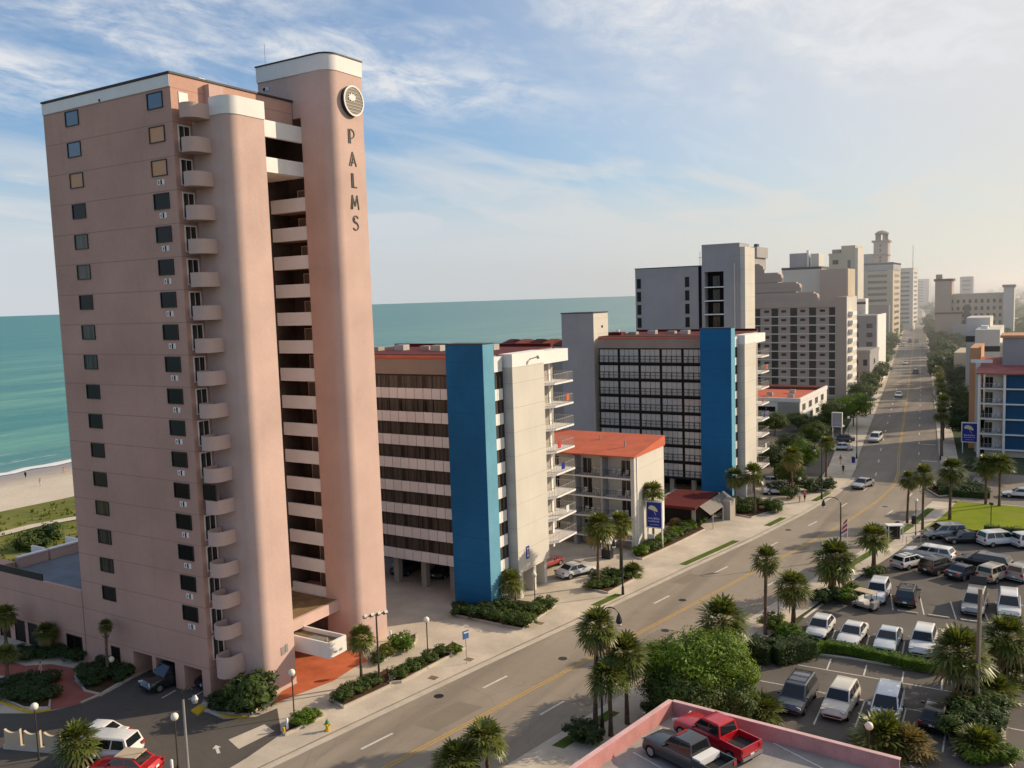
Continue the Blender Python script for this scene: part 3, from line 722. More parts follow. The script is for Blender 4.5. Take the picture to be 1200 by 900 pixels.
# podium with roof terrace
Pd = thing('podium', 'low pink podium with roof terrace and dark shopfronts beside the tower', 'podium', (-88,50,0), world=True)
boxpart('wall', Pd, M['pink'], (-92.9,-76.95,47.5,62,0,6.25), (-98,-92.92,47.5,50.3,0,6.95), (-92.9,-76.95,47.5,47.8,6.25,7.0))
boxpart('terrace_deck', Pd, plain('terrace_membrane', (.16,.18,.21), .8, .3, var=.2, scale=.4), (-92.8,-77,47.85,61.9,6.26,6.28))
boxpart('terrace_rail', Pd, M['black'], (-97.9,-83.4,47.6,47.7,7.0,7.7))
for y0, y1 in ((50.4,53.6),(53.9,57.6),(57.9,62.0)):
    boxpart('terrace_parapet', Pd, M['pink_smooth'], (-92.9,-92.4,y0,y1,6.29,7.35)); boxpart('parapet_top', Pd, M['white'], (-92.98,-92.32,y0-.05,y1+.05,7.36,7.5))
    boxpart('terrace_screen', Pd, M['spandrel'], (-95.4,-92.95,y1-.1,y1+.1,4.5,7.6))
for x0, x1, n in ((-79.8,-77.5,2),(-83.7,-82.2,1),(-86.3,-84.9,1),(-88.7,-87.1,1),(-91.5,-89.8,1)):
    me = win_mesh('shop_window', x1-x0, 2.2, n, 1, .07, .06); put('shop_window', me, [M['frame'], M['glass']], Pd, ((x0+x1)/2, 47.5, .1))
put('service_door', win_mesh('service_door', 1.15, 2.2, 1, 1, .06, .05), [M['frame'], M['glass']], T, (-72.4, 47.56, .1))

# ------------------------------------------------------------------ the two hotels with blue slabs
def blue_hotel(name, label, xe, y0, depth, ztop, xw, slab_w, slab_d, ybay, grid, floors, fz, end_y):
    """Hotel with a blue slab; xe: east face, y0: slab front."""
    R = thing(name, label, 'hotel', (xe-6, y0+6, 0), world=True)
    xs0, xs1 = xe-.6-slab_w, xe-.6
    boxpart('blue_slab', R, M['blue'], (xs0,xs1,y0,y0+slab_d,0,ztop+1.2))
    boxpart('slab_sunlit_side', R, M['blue_sunlit'], (xs1,xs1+.03,y0+.02,y0+slab_d,0,ztop+1.19))  # thin added panel: sun on the east side painted as paler blue
    boxpart('slab_coping', R, M['coping'], (xs0-.05,xs1+.05,y0-.05,y0+slab_d+.05,ztop+1.2,ztop+1.3))
    yf = y0+slab_d+.05
    zb = fz - FL*(floors) + 1.37 + .05
    boxpart('wall', R, M['greytan'], (xw,xe-1.8,yf+.3,yf+depth,zb,ztop-.1))
    boxpart('parapet_fascia', R, M['taupe'], (xw,xs0-.02,yf-.05,yf+.28,fz+.12,ztop-.45))
    boxpart('roof', R, M['roof_red'], (xw,xe-1.6,yf+.31,yf+depth,ztop-.09,ztop-.02)); [boxpart('roof_unit', R, M['steel'] if q % 2 else M['greytan'], (xw+3+q*3.1,xw+4.4+q*3.1,yf+6+q%3,yf+7.2+q%3,ztop-.015,ztop+.45+.2*(q%2))) for q in range(6)]  # shade on the roof is put into its darker red
    boxpart('roof_edge', R, M['roof_orange'], (xw,xs0-.02,yf-.12,yf+.30,ztop-.44,ztop-.18)); boxpart('roof_upstand', R, M['roof_red'], (xw,xe-1.8,yf+depth-.3,yf+depth+.3,ztop-.01,ztop+.35))
    n = max(4, round((xs0-xw)/1.17))
    pw = (xs0-xw)/n
    if grid:
        npan = 5; bw = (xs0-xw)/npan
        wmx = win_mesh('room_window', bw-.42, 2.12, 4, 2, .04, .05, bar=.045)
        bm = bmesh.new()
        for i in range(npan*4+1): bx(bm, xw+i*bw/4-.03, xw+i*bw/4+.03, -.03, .03, 0, 1.05)
        for zz in (.02,.55,1.02): bx(bm, xw, xs0-.02, -.022, .022, zz, zz+.06)
        rail = to_mesh('balcony_rail', bm)
        for k in range(floors):
            z = fz - FL*k
            put('floor_slab', bpy.data.meshes.get(name+'slab') or rename(slab_box(xw,xs0-.02,-.05,.2,0,.3), name+'slab'), [M['dark']], R, (0,yf,z-FL+.1))
            put('balcony_rail', rail, [M['frame']], R, (0,yf+.02,z-FL+.38))
            for i in range(npan):
                put('room_window', wmx, [M['frame'], M['glass_room']], R, (xw+(i+.5)*bw, yf+.25, z-2.22))
        boxpart('facade_backing', R, M['dark'], (xw,xs0,yf+.262,yf+.29,zb,fz+.1))
    else:
        wmx = win_mesh('window_band', xs0-xw, 1.32, n*2, 1, .03, .04, bar=.06)
        pm = slab_box(-pw/2+.035, pw/2-.035, -.06, .2, 0, 1.18)
        for k in range(floors):
            z = fz - FL*k
            put('window_band', wmx, [M['brown'], M['glass_curtain']], R, ((xs0+xw)/2, yf+.12, z-1.40))
            for i in range(n):
                put('spandrel_panel', pm, [M['panel']], R, (xw+(i+.5)*pw, yf+.02, z-2.63))
        boxpart('facade_backing', R, M['brown'], (xw,xs0,yf+.14,yf+.29,zb,fz+.1))
    # ground floor columns and dark undercroft
    for i in range(5):
        x = xw + (xs0-xw)*(i+.3)/5
        boxpart('column', R, M['greytan'], (x-.35,x+.35,yf+1.5,yf+2.2,0,zb))
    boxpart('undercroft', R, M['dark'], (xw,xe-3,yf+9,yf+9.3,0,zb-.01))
    # bay of windows between slab and end wall
    yb = ybay
    boxpart('bay_wall', R, M['brown'], (xe-3.0,xe-1.2,yf+.02,yb,zb-.3,ztop-1.9))
    boxpart('bay_parapet', R, M['white'], (xe-3.0,xe-1.05,yf+.02,yb-.3,ztop-1.9,ztop-.3))
    pmb = slab_box(-.52,.52,-.08,.1,0,1.2); wb2 = win_mesh('bay_window', 1.9, 1.3, 3, 1, .05, .05)
    for k in range(floors+(0 if grid else 1)):
        z = fz - FL*k
        put('bay_window', wb2, [M['frame'], M['glass_curtain']], R, (xe-1.2, (yf+yb)/2-.05, z-1.40), EAST)
        for q in (-.55,.55): put('bay_panel', pmb, [M['white']], R, (xe-1.15, (yf+yb)/2-.05+q, z-2.66), EAST)
    # cream end wall with white top
    boxpart('end_wall', R, M['cream'], (xe-2.4,xe,yb+.02,end_y,2.9,ztop-1.55)); boxpart('end_pier', R, M['cream'], (xe-1.6,xe-.03,yb+.3,yb+1.0,0,2.9), (xe-1.6,xe-.03,end_y-1.2,end_y-.6,0,2.9), (xe-3,xe-2.3,yb+.3,end_y+5,0,2.9) if False else (xe-1.61,xe-.04,yb+3.3,yb+3.9,0,2.9))
    boxpart('end_wall_top', R, M['white'], (xe-2.4,xe+.05,yb-.03,end_y+.02,ztop-1.54,ztop-.1))
    # stacked balconies beyond the end wall
    boxpart('balcony_parapet', R, M['white'], (xe-1.9,xe-.2,end_y+.03,end_y+6.4,ztop-1.75,ztop-.3)); boxpart('balcony_column', R, M['white'], (xe-2.0,xe-1.7,end_y+4.2,end_y+4.6,2.9,ztop-1.76))
    bw_ = bmesh.new()
    prism(bw_, [(xe-2.4,end_y+.05),(xe-.5,end_y+.05),(xe+.5,end_y+1.6),(xe+.5,end_y+6.2),(xe-2.4,end_y+6.2)], 0, .2); bsl = to_mesh('balcony', bw_)
    br = bmesh.new()
    path = [(xe-.5,end_y+.1),(xe+.44,end_y+1.6),(xe+.44,end_y+6.15),(xe-2.3,end_y+6.15)]
    for zz in (.06,1.02):
        for p, q in zip(path, path[1:]): obar(br, (*p,zz), (*q,zz), .04, .04)
    for p, q in zip(path, path[1:]):
        m_ = max(2, int(math.dist(p, q)/.3))
        for i in range(m_):
            s = i/m_; x, y = p[0]+(q[0]-p[0])*s, p[1]+(q[1]-p[1])*s; bx(br, x-.013, x+.013, y-.013, y+.013, .06, 1.02)
    brm = to_mesh('railing', br)
    dmx = win_mesh('balcony_door', 1.1, 2.0, 1, 1, .07, .05)
    for k in range(floors):
        z = ztop - 2.0 - FL*(k+1) + .4
        if z < 2.5: break
        b = put('balcony', bsl, [M['white']], R, (0,0,z)); rr = put('railing', brm, [M['steel']], R, (0,0,z+.2))
        rr.parent = b; rr.location = (0,0,.2)
        put('balcony_door', dmx, [M['frame'], M['glass']], R, (xe-2.38, end_y+2.3, z+.2), EAST)
    tw = slab_box(-.35,.35,-.03,.03,-.75,.04)
    for q, (zz, c_) in enumerate(((3,'red'),(4,'sign_blue'),(6,'white_frame'),(1,'roof_orange'))):
        put('towel', tw.copy(), [M[c_]], R, (xe+.47, end_y+2.4+q*.8, ztop-2.0-FL*(zz+1)+.4+1.26), EAST)
    return R
def slab_box(*b):
    bm = bmesh.new(); bx(bm, *b); return to_mesh('slab', bm)
def rename(me, n): me.name = n; return me
B1 = blue_hotel('slab_hotel', 'hotel with dark blue slab and pink panelled ribbon windows beside the pink tower', -48.5, 75.4, 15, 27.25, -74, 4.65, 2.1, 80.2, False, 8, 24.95, 87.2)
boxpart('parking_sign', B1, M['sign_blue'], (-48.5,-48.46,81.9,82.6,4.2,5.6)); bm = bmesh.new(); tube(bm, [(-48.47,82.25,4.55),(-48.44,82.25,4.55)], .17, 12); bx(bm, -48.46,-48.44,82.18,82.32,4.6,5.15); bx(bm,-48.46,-48.44,82.05,82.45,5.25,5.4); obj('sign_symbol', bm, M['sign_white'], B1)
bm = bmesh.new(); obar(bm, (-48.45,84.0,26.35), (-47.6,84.3,26.6), .12, .12); ball(bm, (-47.6,84.3,26.55), .2); obj('floodlight', bm, M['steel'], B1)
B2 = blue_hotel('slab_hotel', 'bright blue slab hotel farther along with black railed glass balconies', -40.0, 132, 17, 26.3, -64.0, 4.9, 2.0, 137.2, True, 8, 24.2, 143.6)
boxpart('lift_tower', B2, M['grey'], (-71.6,-65.5,135.5,141.4,0,30.2)); boxpart('lift_tower_coping', B2, M['coping'], (-71.7,-65.4,135.4,141.5,30.2,30.35))
boxpart('lift_tower_lit_face', B2, M['cream'], (-65.49,-65.44,135.52,141.38,0,30.1)); boxpart('face_vent', B2, M['dark'], (-65.43,-65.4,138.6,139.2,27.6,28.0))  # cream panel paints the sunlit east side of the grey tower
boxpart('rear_wing', B2, M['greytan'], (-100,-72,150,160,0,23.7))
for k in range(7):
    x = -94 + k*3.15
    bm = bmesh.new(); prism(bm, [(x,149.8),(x+2.9,149.8),(x+2.9,160),(x,160)], 23.71, 23.9)
    v = [bm.verts.new(p) for p in ((x,149.9,23.9),(x+2.9,149.9,23.9),(x+2.2,154,24.9),(x+.7,154,24.9),(x,160,23.9),(x+2.9,160,23.9))]
    for f in ((0,1,2,3),(1,5,2),(0,3,4),(3,2,5,4)): bm.faces.new([v[i] for i in f])
    obj('roof_fold', bm, M['roof_orange'] if k % 2 else M['roof_red'], B2)  # orange and dark red paint the lit and shaded folds of one roof
bm = bmesh.new(); tube(bm, [(-62.5,139,26.2),(-62.5,139,27.2)], .3, 10); obj('roof_vent', bm, M['white'], B2); boxpart('roof_unit', B2, M['roof_red'], (-63.9,-61.5,138,140,26.25,26.8))

# ------------------------------------------------------------------ small motel block with orange roof
B3 = thing('motel_block', 'four storey cream motel block with sloping orange roof and chairs on balconies', 'motel', (-50,107,0), world=True)
boxpart('wall', B3, M['cream'], (-66,-44.6,104.0,112.4,0,12.3), (-44.61,-44.1,102.15,112.41,0,12.42)); boxpart('side_wall', B3, M['grey'], (-53.0,-52.6,102.2,104.0,0,12.2), (-48.9,-48.6,102.2,104.0,0,12.2))
bm = bmesh.new(); v = [bm.verts.new(p) for p in ((-67,101.8,12.55),(-43.95,101.8,12.55),(-43.95,112.6,13.75),(-67,112.6,13.75),(-67,101.8,12.38),(-43.95,101.8,12.38),(-43.95,112.6,12.4),(-67,112.6,12.4))]
for f in ((0,1,2,3),(7,6,5,4),(0,4,5,1),(1,5,6,2),(2,6,7,3),(3,7,4,0)): bm.faces.new([v[i] for i in f])
obj('roof', bm, M['roof_orange'], B3)
for x, y in ((-47,106),(-52,109),(-58,105)): bm = bmesh.new(); tube(bm, [(x,y,12.6),(x,y,13.9)], .12, 8); obj('roof_pipe', bm, M['steel'], B3)
boxpart('roof_unit', B3, M['steel'], (-62,-60.5,107,108.2,12.8,14.2))
boxpart('downpipe', B3, M['white'], (-44.12,-43.98,102.9,103.1,.2,12.3))
dm3 = win_mesh('balcony_door', 1.3, 2.0, 2, 1, .06, .05)
def plastic_chair():
    bm = bmesh.new(); bx(bm, -.25,.25,-.25,.25,.38,.44); bx(bm,-.25,.25,.2,.26,.44,.9)
    for x in (-.22,.22):
        for y in (-.2,.2): bx(bm, x-.03,x+.03,y-.03,y+.03,0,.38)
        bx(bm, x-.04,x+.04,-.22,.2,.6,.64)
    return to_mesh('balcony_chair', bm)
chair = plastic_chair(); chair.materials.append(M['white_frame'])
for k in range(4):
    z = 12.1 - FL*(k+1)
    boxpart('balcony_slab', B3, M['spandrel'], (-66,-44.62,102.16,104.0,z,z+.16))
    bm = bmesh.new()
    for zz in (.3,1.1): obar(bm, (-66,102.22,z+zz), (-44.7,102.22,z+zz), .04, .04)
    for i in range(85): x = -66+i*.25; bx(bm, x-.012, x+.012, 102.21, 102.235, z+.3, z+1.1)
    obj('balcony_rail', bm, M['frame'], B3)
    for x in (-46.0,-51.6,-56.5,-60.5): put('balcony_door', dm3, [M['white_frame'], M['glass_curtain']], B3, (x,104.0,z+.17))
    for i, x in enumerate((-45.6,-46.6,-47.5,-49.6,-50.4,-51.5,-54.5,-56)):
        if rnd.random() < .85:
            c = bpy.data.objects.new('balcony_chair', chair); col.objects.link(c); c.location = (x+rnd.uniform(-.2,.2), 103.0+rnd.uniform(-.2,.3), z+.17); c.rotation_euler = (0,0,rnd.uniform(-.6,.6))
            tag(c, 'white plastic chair on a balcony of the orange roofed motel', 'chair', 'white plastic chairs on the motel balconies')
# low lobby with dark red roof and awning
B4 = thing('lobby_pavilion', 'low hotel lobby with dark red roof and striped awning by the street sign', 'lobby', (-41,120,0), world=True)
boxpart('wall', B4, M['greytan'], (-48,-41.0,116,127,0,3.0)); boxpart('roof', B4, M['roof_red'], (-47,-40.6,115.0,125.4,3.01,3.4)); boxpart('glazing', B4, M['dark'], (-40.98,-40.9,116.4,126.6,.2,2.9), (-47,-41.5,115.95,115.99,.2,2.9))
bm = bmesh.new()
for i in range(30):
    y = 116+i*.36; v = [bm.verts.new(p) for p in ((-40.3,y,3.4),(-40.3,y+.2,3.4),(-38.7,y+.2,2.3),(-38.7,y,2.3))]; bm.faces.new(v)
    v = [bm.verts.new(p) for p in ((-40.3,y+.2,3.38),(-40.3,y+.36,3.38),(-38.7,y+.36,2.28),(-38.7,y+.2,2.28))]; f = bm.faces.new(v); f.material_index = 1
obj('awning', bm, [M['greytan'], M['brown']], B4)
boxpart('entrance_pier', B4, M['greytan'], (-39.2,-38.0,122.5,125.0,.1,2.9)); boxpart('awning_post', B4, M['steel'], (-38.8,-38.7,117,117.1,.1,2.3), (-38.8,-38.7,121.5,121.6,.1,2.3))

# ------------------------------------------------------------------ grey tower, terraced hotel, low orange roof
D = thing('grey_hotel', 'plain grey hotel tower with dark balcony recess behind the bright blue slab', 'hotel', (-58,172,0), world=True)
boxpart('wall', D, M['grey'], (-71.7,-58.3,168.6,186,0,38.3), (-57.4,-56.8,168,175,0,38.5), (-53.0,-49.9,168,174.8,0,38.5), (-58.3,-53,170.2,175,0,38.5), (-56.8,-53.0,168,170.2,37.1,38.5))
boxpart('street_lit_wall', D, M['cream'], (-49.9,-48.9,168.3,175,0,41.6)); boxpart('penthouse', D, M['grey'], (-57.4,-49.91,168.2,174.7,38.51,42.4)); boxpart('pier', D, M['cream'], (-50.9,-50.7,167.8,167.99,0,38.6)); boxpart('coping', D, M['coping'], (-71.8,-58.2,168.5,186,38.31,38.45))  # sunlit street side put into a paler cream than the grey walls
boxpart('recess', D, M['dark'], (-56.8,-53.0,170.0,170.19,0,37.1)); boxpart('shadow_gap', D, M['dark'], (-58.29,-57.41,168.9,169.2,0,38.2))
gs = win_mesh('window_slot', .9, 2.0, 1, 1, .03, .03)
for k in range(13):
    z = 34.3 - FL*k
    if z < 1: break
    for x in (-70.9,-60.6): put('window_slot', gs, [M['grey'], M['glass']], D, (x,168.6,z))
    boxpart('balcony_slab', D, M['white'], (-56.85,-52.95,167.9,170,z+2.35-FL,z+2.55-FL))
    put('balcony_door', dm3, [M['brown'], M['glass_curtain']], D, (-55.1,169.99,z-.05))
bm = bmesh.new(); tube(bm, [(-58.2,169.5,38.4),(-58.2,169.5,41.2)], .05); tube(bm, [(-58.6,169.5,40),(-57.8,169.5,40)], .04); obj('aerial', bm, M['steel'], D)
E5 = thing('terraced_hotel', 'pinkish grey hotel with stepped curved terraces and bays of small windows', 'hotel', (-66,280,0), world=True)
yE = 275
boxpart('wall', E5, M['stone'], (-104,-52.8,yE,291,0,29.0)); boxpart('end_wall', E5, M['stone'], (-52.8,-49.6,yE-.35,291.2,0,30.6)); boxpart('street_lit_face', E5, M['pale'], (-49.6,-49.5,yE-.34,291.1,0,30.5))  # thin pale panel puts the sunlit street side into colour
boxpart('parapet', E5, M['stone'], (-104,-52.8,yE-.4,yE,27.7,29.7)); bm = bmesh.new()
for k, (xr, z) in enumerate(((-59.2,29.0),(-64.5,32.2),(-70.2,35.3),(-75.9,38.2))):
    boxpart('terrace_wall', E5, M['stone'], (-104,xr,yE+.6+k*.5,yE+3+k*.5,z+.005,z+3.28)); boxpart('terrace_parapet', E5, M['stone'], (-104,xr+1.6,yE+.1+k*.5,yE+.59+k*.5,z+.3,z+1.5))
    bm = bmesh.new(); tube(bm, [(xr+.2,yE+.5+k*.5,z+1.9),(xr+.2,yE+3.2+k*.5,z+1.9)], .95, 20); obj('terrace_drum', bm, M['stone'], E5, 40)
boxpart('penthouse', E5, M['grey'], (-90,-77.4,yE+2,290,40.2,43.6), (-90,-76.7,yE+2.01,290.01,43.61,46.9)); boxpart('stack_vent', E5, M['coping'], (-77.9,-76.8,yE+3,yE+5,46.91,47.8)); boxpart('roof_unit', E5, M['white_frame'], (-60.8,-59.0,yE+1,yE+2,29.3,30.4))
sw = win_mesh('bay_window', 1.5, .75, 1, 1, .08, .05); slot = win_mesh('glazed_slot', 2.0, 2.5, 1, 1, .02, .03)
XS = (-76.4,-71.0,-65.4,-59.8)
for k in range(10):
    z = 25.0 - FL*k
    boxpart('floor_band', E5, M['pale'], (-104,-52.8,yE-.3,yE,z+2.45-FL,z+2.8-FL))
    for x in (-78.7,-73.2,-68,-62.3,-56.5): put('bay_window', sw, [M['stone'], M['glass']], E5, (x,yE,z+1.2))
    for x in (-81.8,-76.2,-70.7,-65,-59.4): put('glazed_slot', slot, [M['brown'], M['glass']], E5, (x,yE,z))
    boxpart('corner_recess', E5, M['dark'], (-54.6,-52.85,yE-.05,yE+.0,z,z+2.5))
    boxpart('street_balcony', E5, M['white'], (-49.45,-48.2,yE+2,yE+9,z,z+1.1))
B6 = thing('low_block', 'low white commercial block with flat orange roof beneath the terraced hotel', 'low building', (-56,225,0), world=True)
boxpart('wall', B6, M['white'], (-80,-49.6,216,247,0,6.0)); boxpart('parapet', B6, M['white'], (-80,-49.4,215.7,216.2,6.0,6.9), (-49.9,-49.4,216.2,247,6.0,6.9)); boxpart('roof', B6, M['roof_orange'], (-80,-49.95,216.25,242,6.05,6.2))
for x, y in ((-60,225),(-56,232),(-66,230),(-54,222)): boxpart('roof_unit', B6, M['steel'], (x,x+1.4,y,y+1.2,6.21,7.2))
boxpart('roof_shade', B6, M['roof_red'], (-80,-49.95,242,247,6.05,6.9))
for i in range(4): put('window', win_mesh('window', 3.2, 1.6, 3, 1, .08, .05), [M['white_frame'], M['glass_far']], B6, (-49.59, 220+i*7, 3.6), EAST); put('window', bpy.data.meshes['window'], [M['white_frame'], M['glass_far']], B6, (-49.59, 221+i*7, 1.0), EAST).scale = (1.8,1,1.2)
put('window_strip', win_mesh('window_strip', 9, 1.3, 4, 1, .1, .05), [M['white_frame'], M['glass']], B6, (-60,216,3.4))
boxpart('wall_panel', B6, M['greytan'], (-54.8,-49.7,215.6,215.98,0,5.8))

# ------------------------------------------------------------------ farther buildings
def block(name, label, cat, x0, x1, y0, y1, z, mat, floors=None, bays=4, fh=2.9, style='band', gl='glass_far', east=True, roof=None, y_in=0):
    R = thing(name, label, cat, ((x0+x1)/2, y0, 0), world=True)
    boxpart('wall', R, mat, (x0,x1,y0,y1,0,z)); boxpart('parapet', R, roof or mat, (x0-.2,x1+.2,y0-.2,y1+.2,z+.004,z+.9)); boxpart('roof', R, M['roof_grey'], (x0+.2,x1-.2,y0+.2,y1-.2,z+.9,z+.95))
    floors = floors if floors is not None else max(1, int((z-3.5)/fh))
    wd = x1-x0
    if style == 'band': me = win_mesh('window_band', wd*.62, fh*.42, 6, 1, .1, .1)
    else: me = win_mesh('window', wd/bays*.45, fh*.5, 1, 1, .1, .08)
    me2 = win_mesh('side_window', (y1-y0)*.6 if style == 'band' else 2.0, fh*.42, 3, 1, .1, .1)
    n = 0
    for k in range(floors):
        zz = z - 1.2 - fh*(k+1) + fh*.3
        for i in range(1 if style == 'band' else bays):
            if n > 85: break
            put(me.name.split('.')[0], me, [mat, M[gl]], R, (x0+wd*(i+.5)/(1 if style == 'band' else bays), y0, zz)); n += 1
        if east: put('side_window', me2, [mat, M[gl]], R, (x1, (y0+y1)/2, zz), EAST)
    return R
def eastrow(): pass
block('office_block', 'small grey shop block with dark upper windows by the street trees', 'shop building', -52.5,-47,300,318,12.0,M['grey'],2,2,style='grid',fh=4.0,gl='glass')
R = block('apartment_block', 'glass fronted apartment block with white frame past the terraced hotel', 'apartment block', -58,-49.0,326,345,22.4,M['grey'],6,2,style='grid',gl='glass_curtain',fh=3.2); boxpart('white_edge', R, M['white'], (-49.0,-48.6,325.7,345.2,0,23.6))
R = block('white_hotel', 'blank whitish hotel slab with dark top band behind the terraced hotel', 'hotel', -84,-70,338,352,39.6,M['pale'],0,1,east=False); boxpart('top_band', R, M['coping'], (-84.3,-69.7,337.7,352.3,40.55,41.4)); boxpart('blank_wing', R, M['stone'], (-69.95,-60.8,336,350,0,40.2)); boxpart('wing_lit_edge', R, M['sand'], (-60.8,-60.2,336,350,0,40.1)); boxpart('podium', R, M['white'], (-61,-55.8,346,352,0,29)); boxpart('podium_band', R, M['coping'], (-61.05,-55.7,345.9,346,27,27.9)); boxpart('stair_box', R, M['grey'], (-81.5,-75.5,338.5,348,41.41,46.6)); boxpart('chimney', R, M['white'], (-75.4,-74.6,339,340,41.41,47.6)); boxpart('roof_box', R, M['pale'], (-73.8,-71.0,339,348,41.41,46.2))  # sand strip on the wing's right end paints its sunlit edge
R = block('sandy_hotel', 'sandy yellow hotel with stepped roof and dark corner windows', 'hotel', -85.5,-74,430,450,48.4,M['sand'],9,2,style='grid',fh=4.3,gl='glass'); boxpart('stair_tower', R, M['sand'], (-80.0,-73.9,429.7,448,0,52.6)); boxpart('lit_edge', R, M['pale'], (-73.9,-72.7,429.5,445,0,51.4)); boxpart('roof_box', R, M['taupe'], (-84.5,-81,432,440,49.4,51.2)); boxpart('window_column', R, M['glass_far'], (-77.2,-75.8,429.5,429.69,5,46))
R = block('beige_hotel', 'broad beige hotel with striped balconies below the domed bell tower', 'hotel', -92,-75,558,590,46.2,M['sand'],11,1,gl='glass_far',fh=3.6); boxpart('top_storey', R, M['grey'], (-92.2,-74.8,557.8,590,43,47.5)); boxpart('glass_base', R, M['taupe'], (-89,-77,556,558,5,22)); boxpart('base_edge', R, M['pale'], (-77,-76.4,555.8,558,2,22.5)); boxpart('base_canopy', R, M['sand'], (-90,-75,553,558,2,5.5))
R = thing('bell_tower', 'round arched bell tower with small dome above the beige hotel', 'bell tower', (-89,610,0), world=True)
boxpart('shaft', R, M['stone'], (-93,-84.5,605,614,0,61.5)); boxpart('cornice', R, M['taupe'], (-94,-83.5,604,615,61.5,62.8), (-93.6,-83.9,604.4,614.6,53,53.8)); boxpart('slab', R, M['grey'], (-104,-93.1,606,618,0,54.5))
bm = bmesh.new(); [tube(bm, [(-88.75+3.1*math.cos(a),609.5+3.1*math.sin(a),62.8),(-88.75+3.1*math.cos(a),609.5+3.1*math.sin(a),66.6)], .75, 8) for a in [2*PI*i/6 for i in range(6)]]; obj('belfry_columns', bm, M['taupe'], R)
bm = bmesh.new(); tube(bm, [(-88.75,609.5,66.6),(-88.75,609.5,67.5),(-88.75,609.5,67.6),(-88.75,609.5,68.6),(-88.75,609.5,69.2)], [4.3,4.3,3.7,2.6,.2], 20); obj('dome', bm, M['taupe'], R, 40)
me = win_mesh('shaft_window', 1.3, 1.8, 1, 1, .1, .1)
for z in (48.5,51,55.5,58.5): put('shaft_window', me, [M['stone'], M['glass_far']], R, (-88.9,605,z))
block('distant_tower', 'distant greenish hotel tower at the end of the left hand hotel row', 'tower', -97,-84,730,760,46,M['pale'],12,1,fh=3.4); block('distant_tower', 'narrow shaded tower joined to the distant greenish tower', 'tower', -101,-97,722,740,48.5,M['grey'],3,1)
for i, (x0,x1,y0,z,lab) in enumerate(((-135,-112,980,37,'distant hazy slab beyond the greenish tower'),(-178,-140,1400,42,'wide hazy slab at the vanishing end of the street'),(-118,-100,1250,36,'pale hazy tower standing above the street end'),(-215,-190,1700,40,'faint low block at the far end of the coast road'),(-262,-225,2100,46,'faintest blue grey block on the horizon'))):
    block('distant_block', lab, 'distant building', x0,x1,y0,y0+30,z,M['pale'],8,1,fh=4)
block('distant_tower', 'isolated grey tower block on the wooded horizon to the right', 'tower', -71.5,-60,1000,1020,40,M['grey'],6,1,fh=4.4)
bm = bmesh.new(); tube(bm, [(-150,1300,0),(-150,1300,88)], [1.2,.4], 6); tag(obj('mast', bm, M['steel']), 'thin radio mast rising over the distant street end', 'mast')
# right side of the street
R = block('arched_hotel', 'long cream hotel with rows of small windows and square corner tower', 'hotel', -45,-16,490,515,27.5,M['sand'],5,11,fh=3.5,style='grid',gl='glass',east=False)
boxpart('corner_tower', R, M['stone'], (-46,-38.5,488,500,0,35)); boxpart('tower_roof', R, M['roof_red'], (-46.6,-37.9,487.4,500.6,35,36.2)); boxpart('tower_lantern', R, M['taupe'], (-45.8,-43,489,491.5,36.2,38.4)); boxpart('lower_wing', R, M['stone'], (-45.2,-34,483,490,0,18.8)); boxpart('wing_roof', R, M['roof_red'], (-45.6,-33.5,482.5,490,18.8,19.5)); boxpart('glazed_stair', R, M['glass_far'], (-33,-30.5,489.6,490,11,23)); boxpart('base', R, M['grey'], (-37,-27,478,490,0,13.5)); boxpart('end_tower', R, M['pale'], (-16,-11.5,488,505,0,31)); boxpart('end_roof', R, M['taupe'], (-16.6,-11,487.5,505.5,31,32.3))
R = thing('ribbed_hall', 'blank ribbed grey hall with dark band behind the small blue hotel', 'building', (-12,250,0), world=True)
boxpart('wall', R, M['pale'], (-13.5,-8.3,236,262,0,22.2), (-16.3,-11,250,266,0,24.6)); boxpart('dark_band', R, M['coping'], (-13.55,-8.25,235.95,236,17.0,18.3), (-16.35,-13.6,249.9,249.95,18.5,20)); boxpart('side_wing', R, M['pale'], (-8.3,-5.5,238,262,0,19)); boxpart('roof_unit', R, M['white'], (-12.5,-11,240,243,22.2,23.0))
me = win_mesh('slot_window', .8, 1.7, 1, 1, .05, .05)
for z in (9.5,13.6): put('slot_window', me, [M['pale'], M['glass']], R, (-7.7,238,z))
boxpart('yellow_annex', R, M['sand'], (-22.5,-16.6,296,320,0,12.6))
block('long_shed', 'long low tan roofed shed on the right behind the ribbed hall', 'shed', -8,60,300,340,15.5,M['sand'],0,east=False,roof=M['sand']); block('long_shed', 'dark low roof beyond the tan roofed shed', 'shed', -2,80,352,380,16.5,M['grey'],0,east=False,roof=M['pale'])
R = thing('blue_hotel', 'small blue and white balconied hotel with red roof at the right edge', 'hotel', (-4,190,0), world=True)
yR = 188
boxpart('wall', R, M['cream'], (-8.9,20,yR+1.6,215,0,16.0), (-10.05,-9.6,yR+.05,yR+1.6,0,16.0)); boxpart('frame', R, M['white'], (-10.1,-9.75,yR,yR+.4,0,16.2), (-5.85,-5.45,yR,yR+.4,0,16.2), (2.5,2.9,yR,yR+.4,0,16.2), (11,11.4,yR,yR+.4,0,16.2))
bm = bmesh.new(); v = [bm.verts.new(p) for p in ((-10.4,yR-.4,16.2),(20,yR-.4,16.2),(20,205,18.0),(-10.4,205,18.0),(-10.4,yR-.4,15.95),(20,yR-.4,15.95))]
for f in ((0,1,2,3),(0,4,5,1)): bm.faces.new([v[i] for i in f])
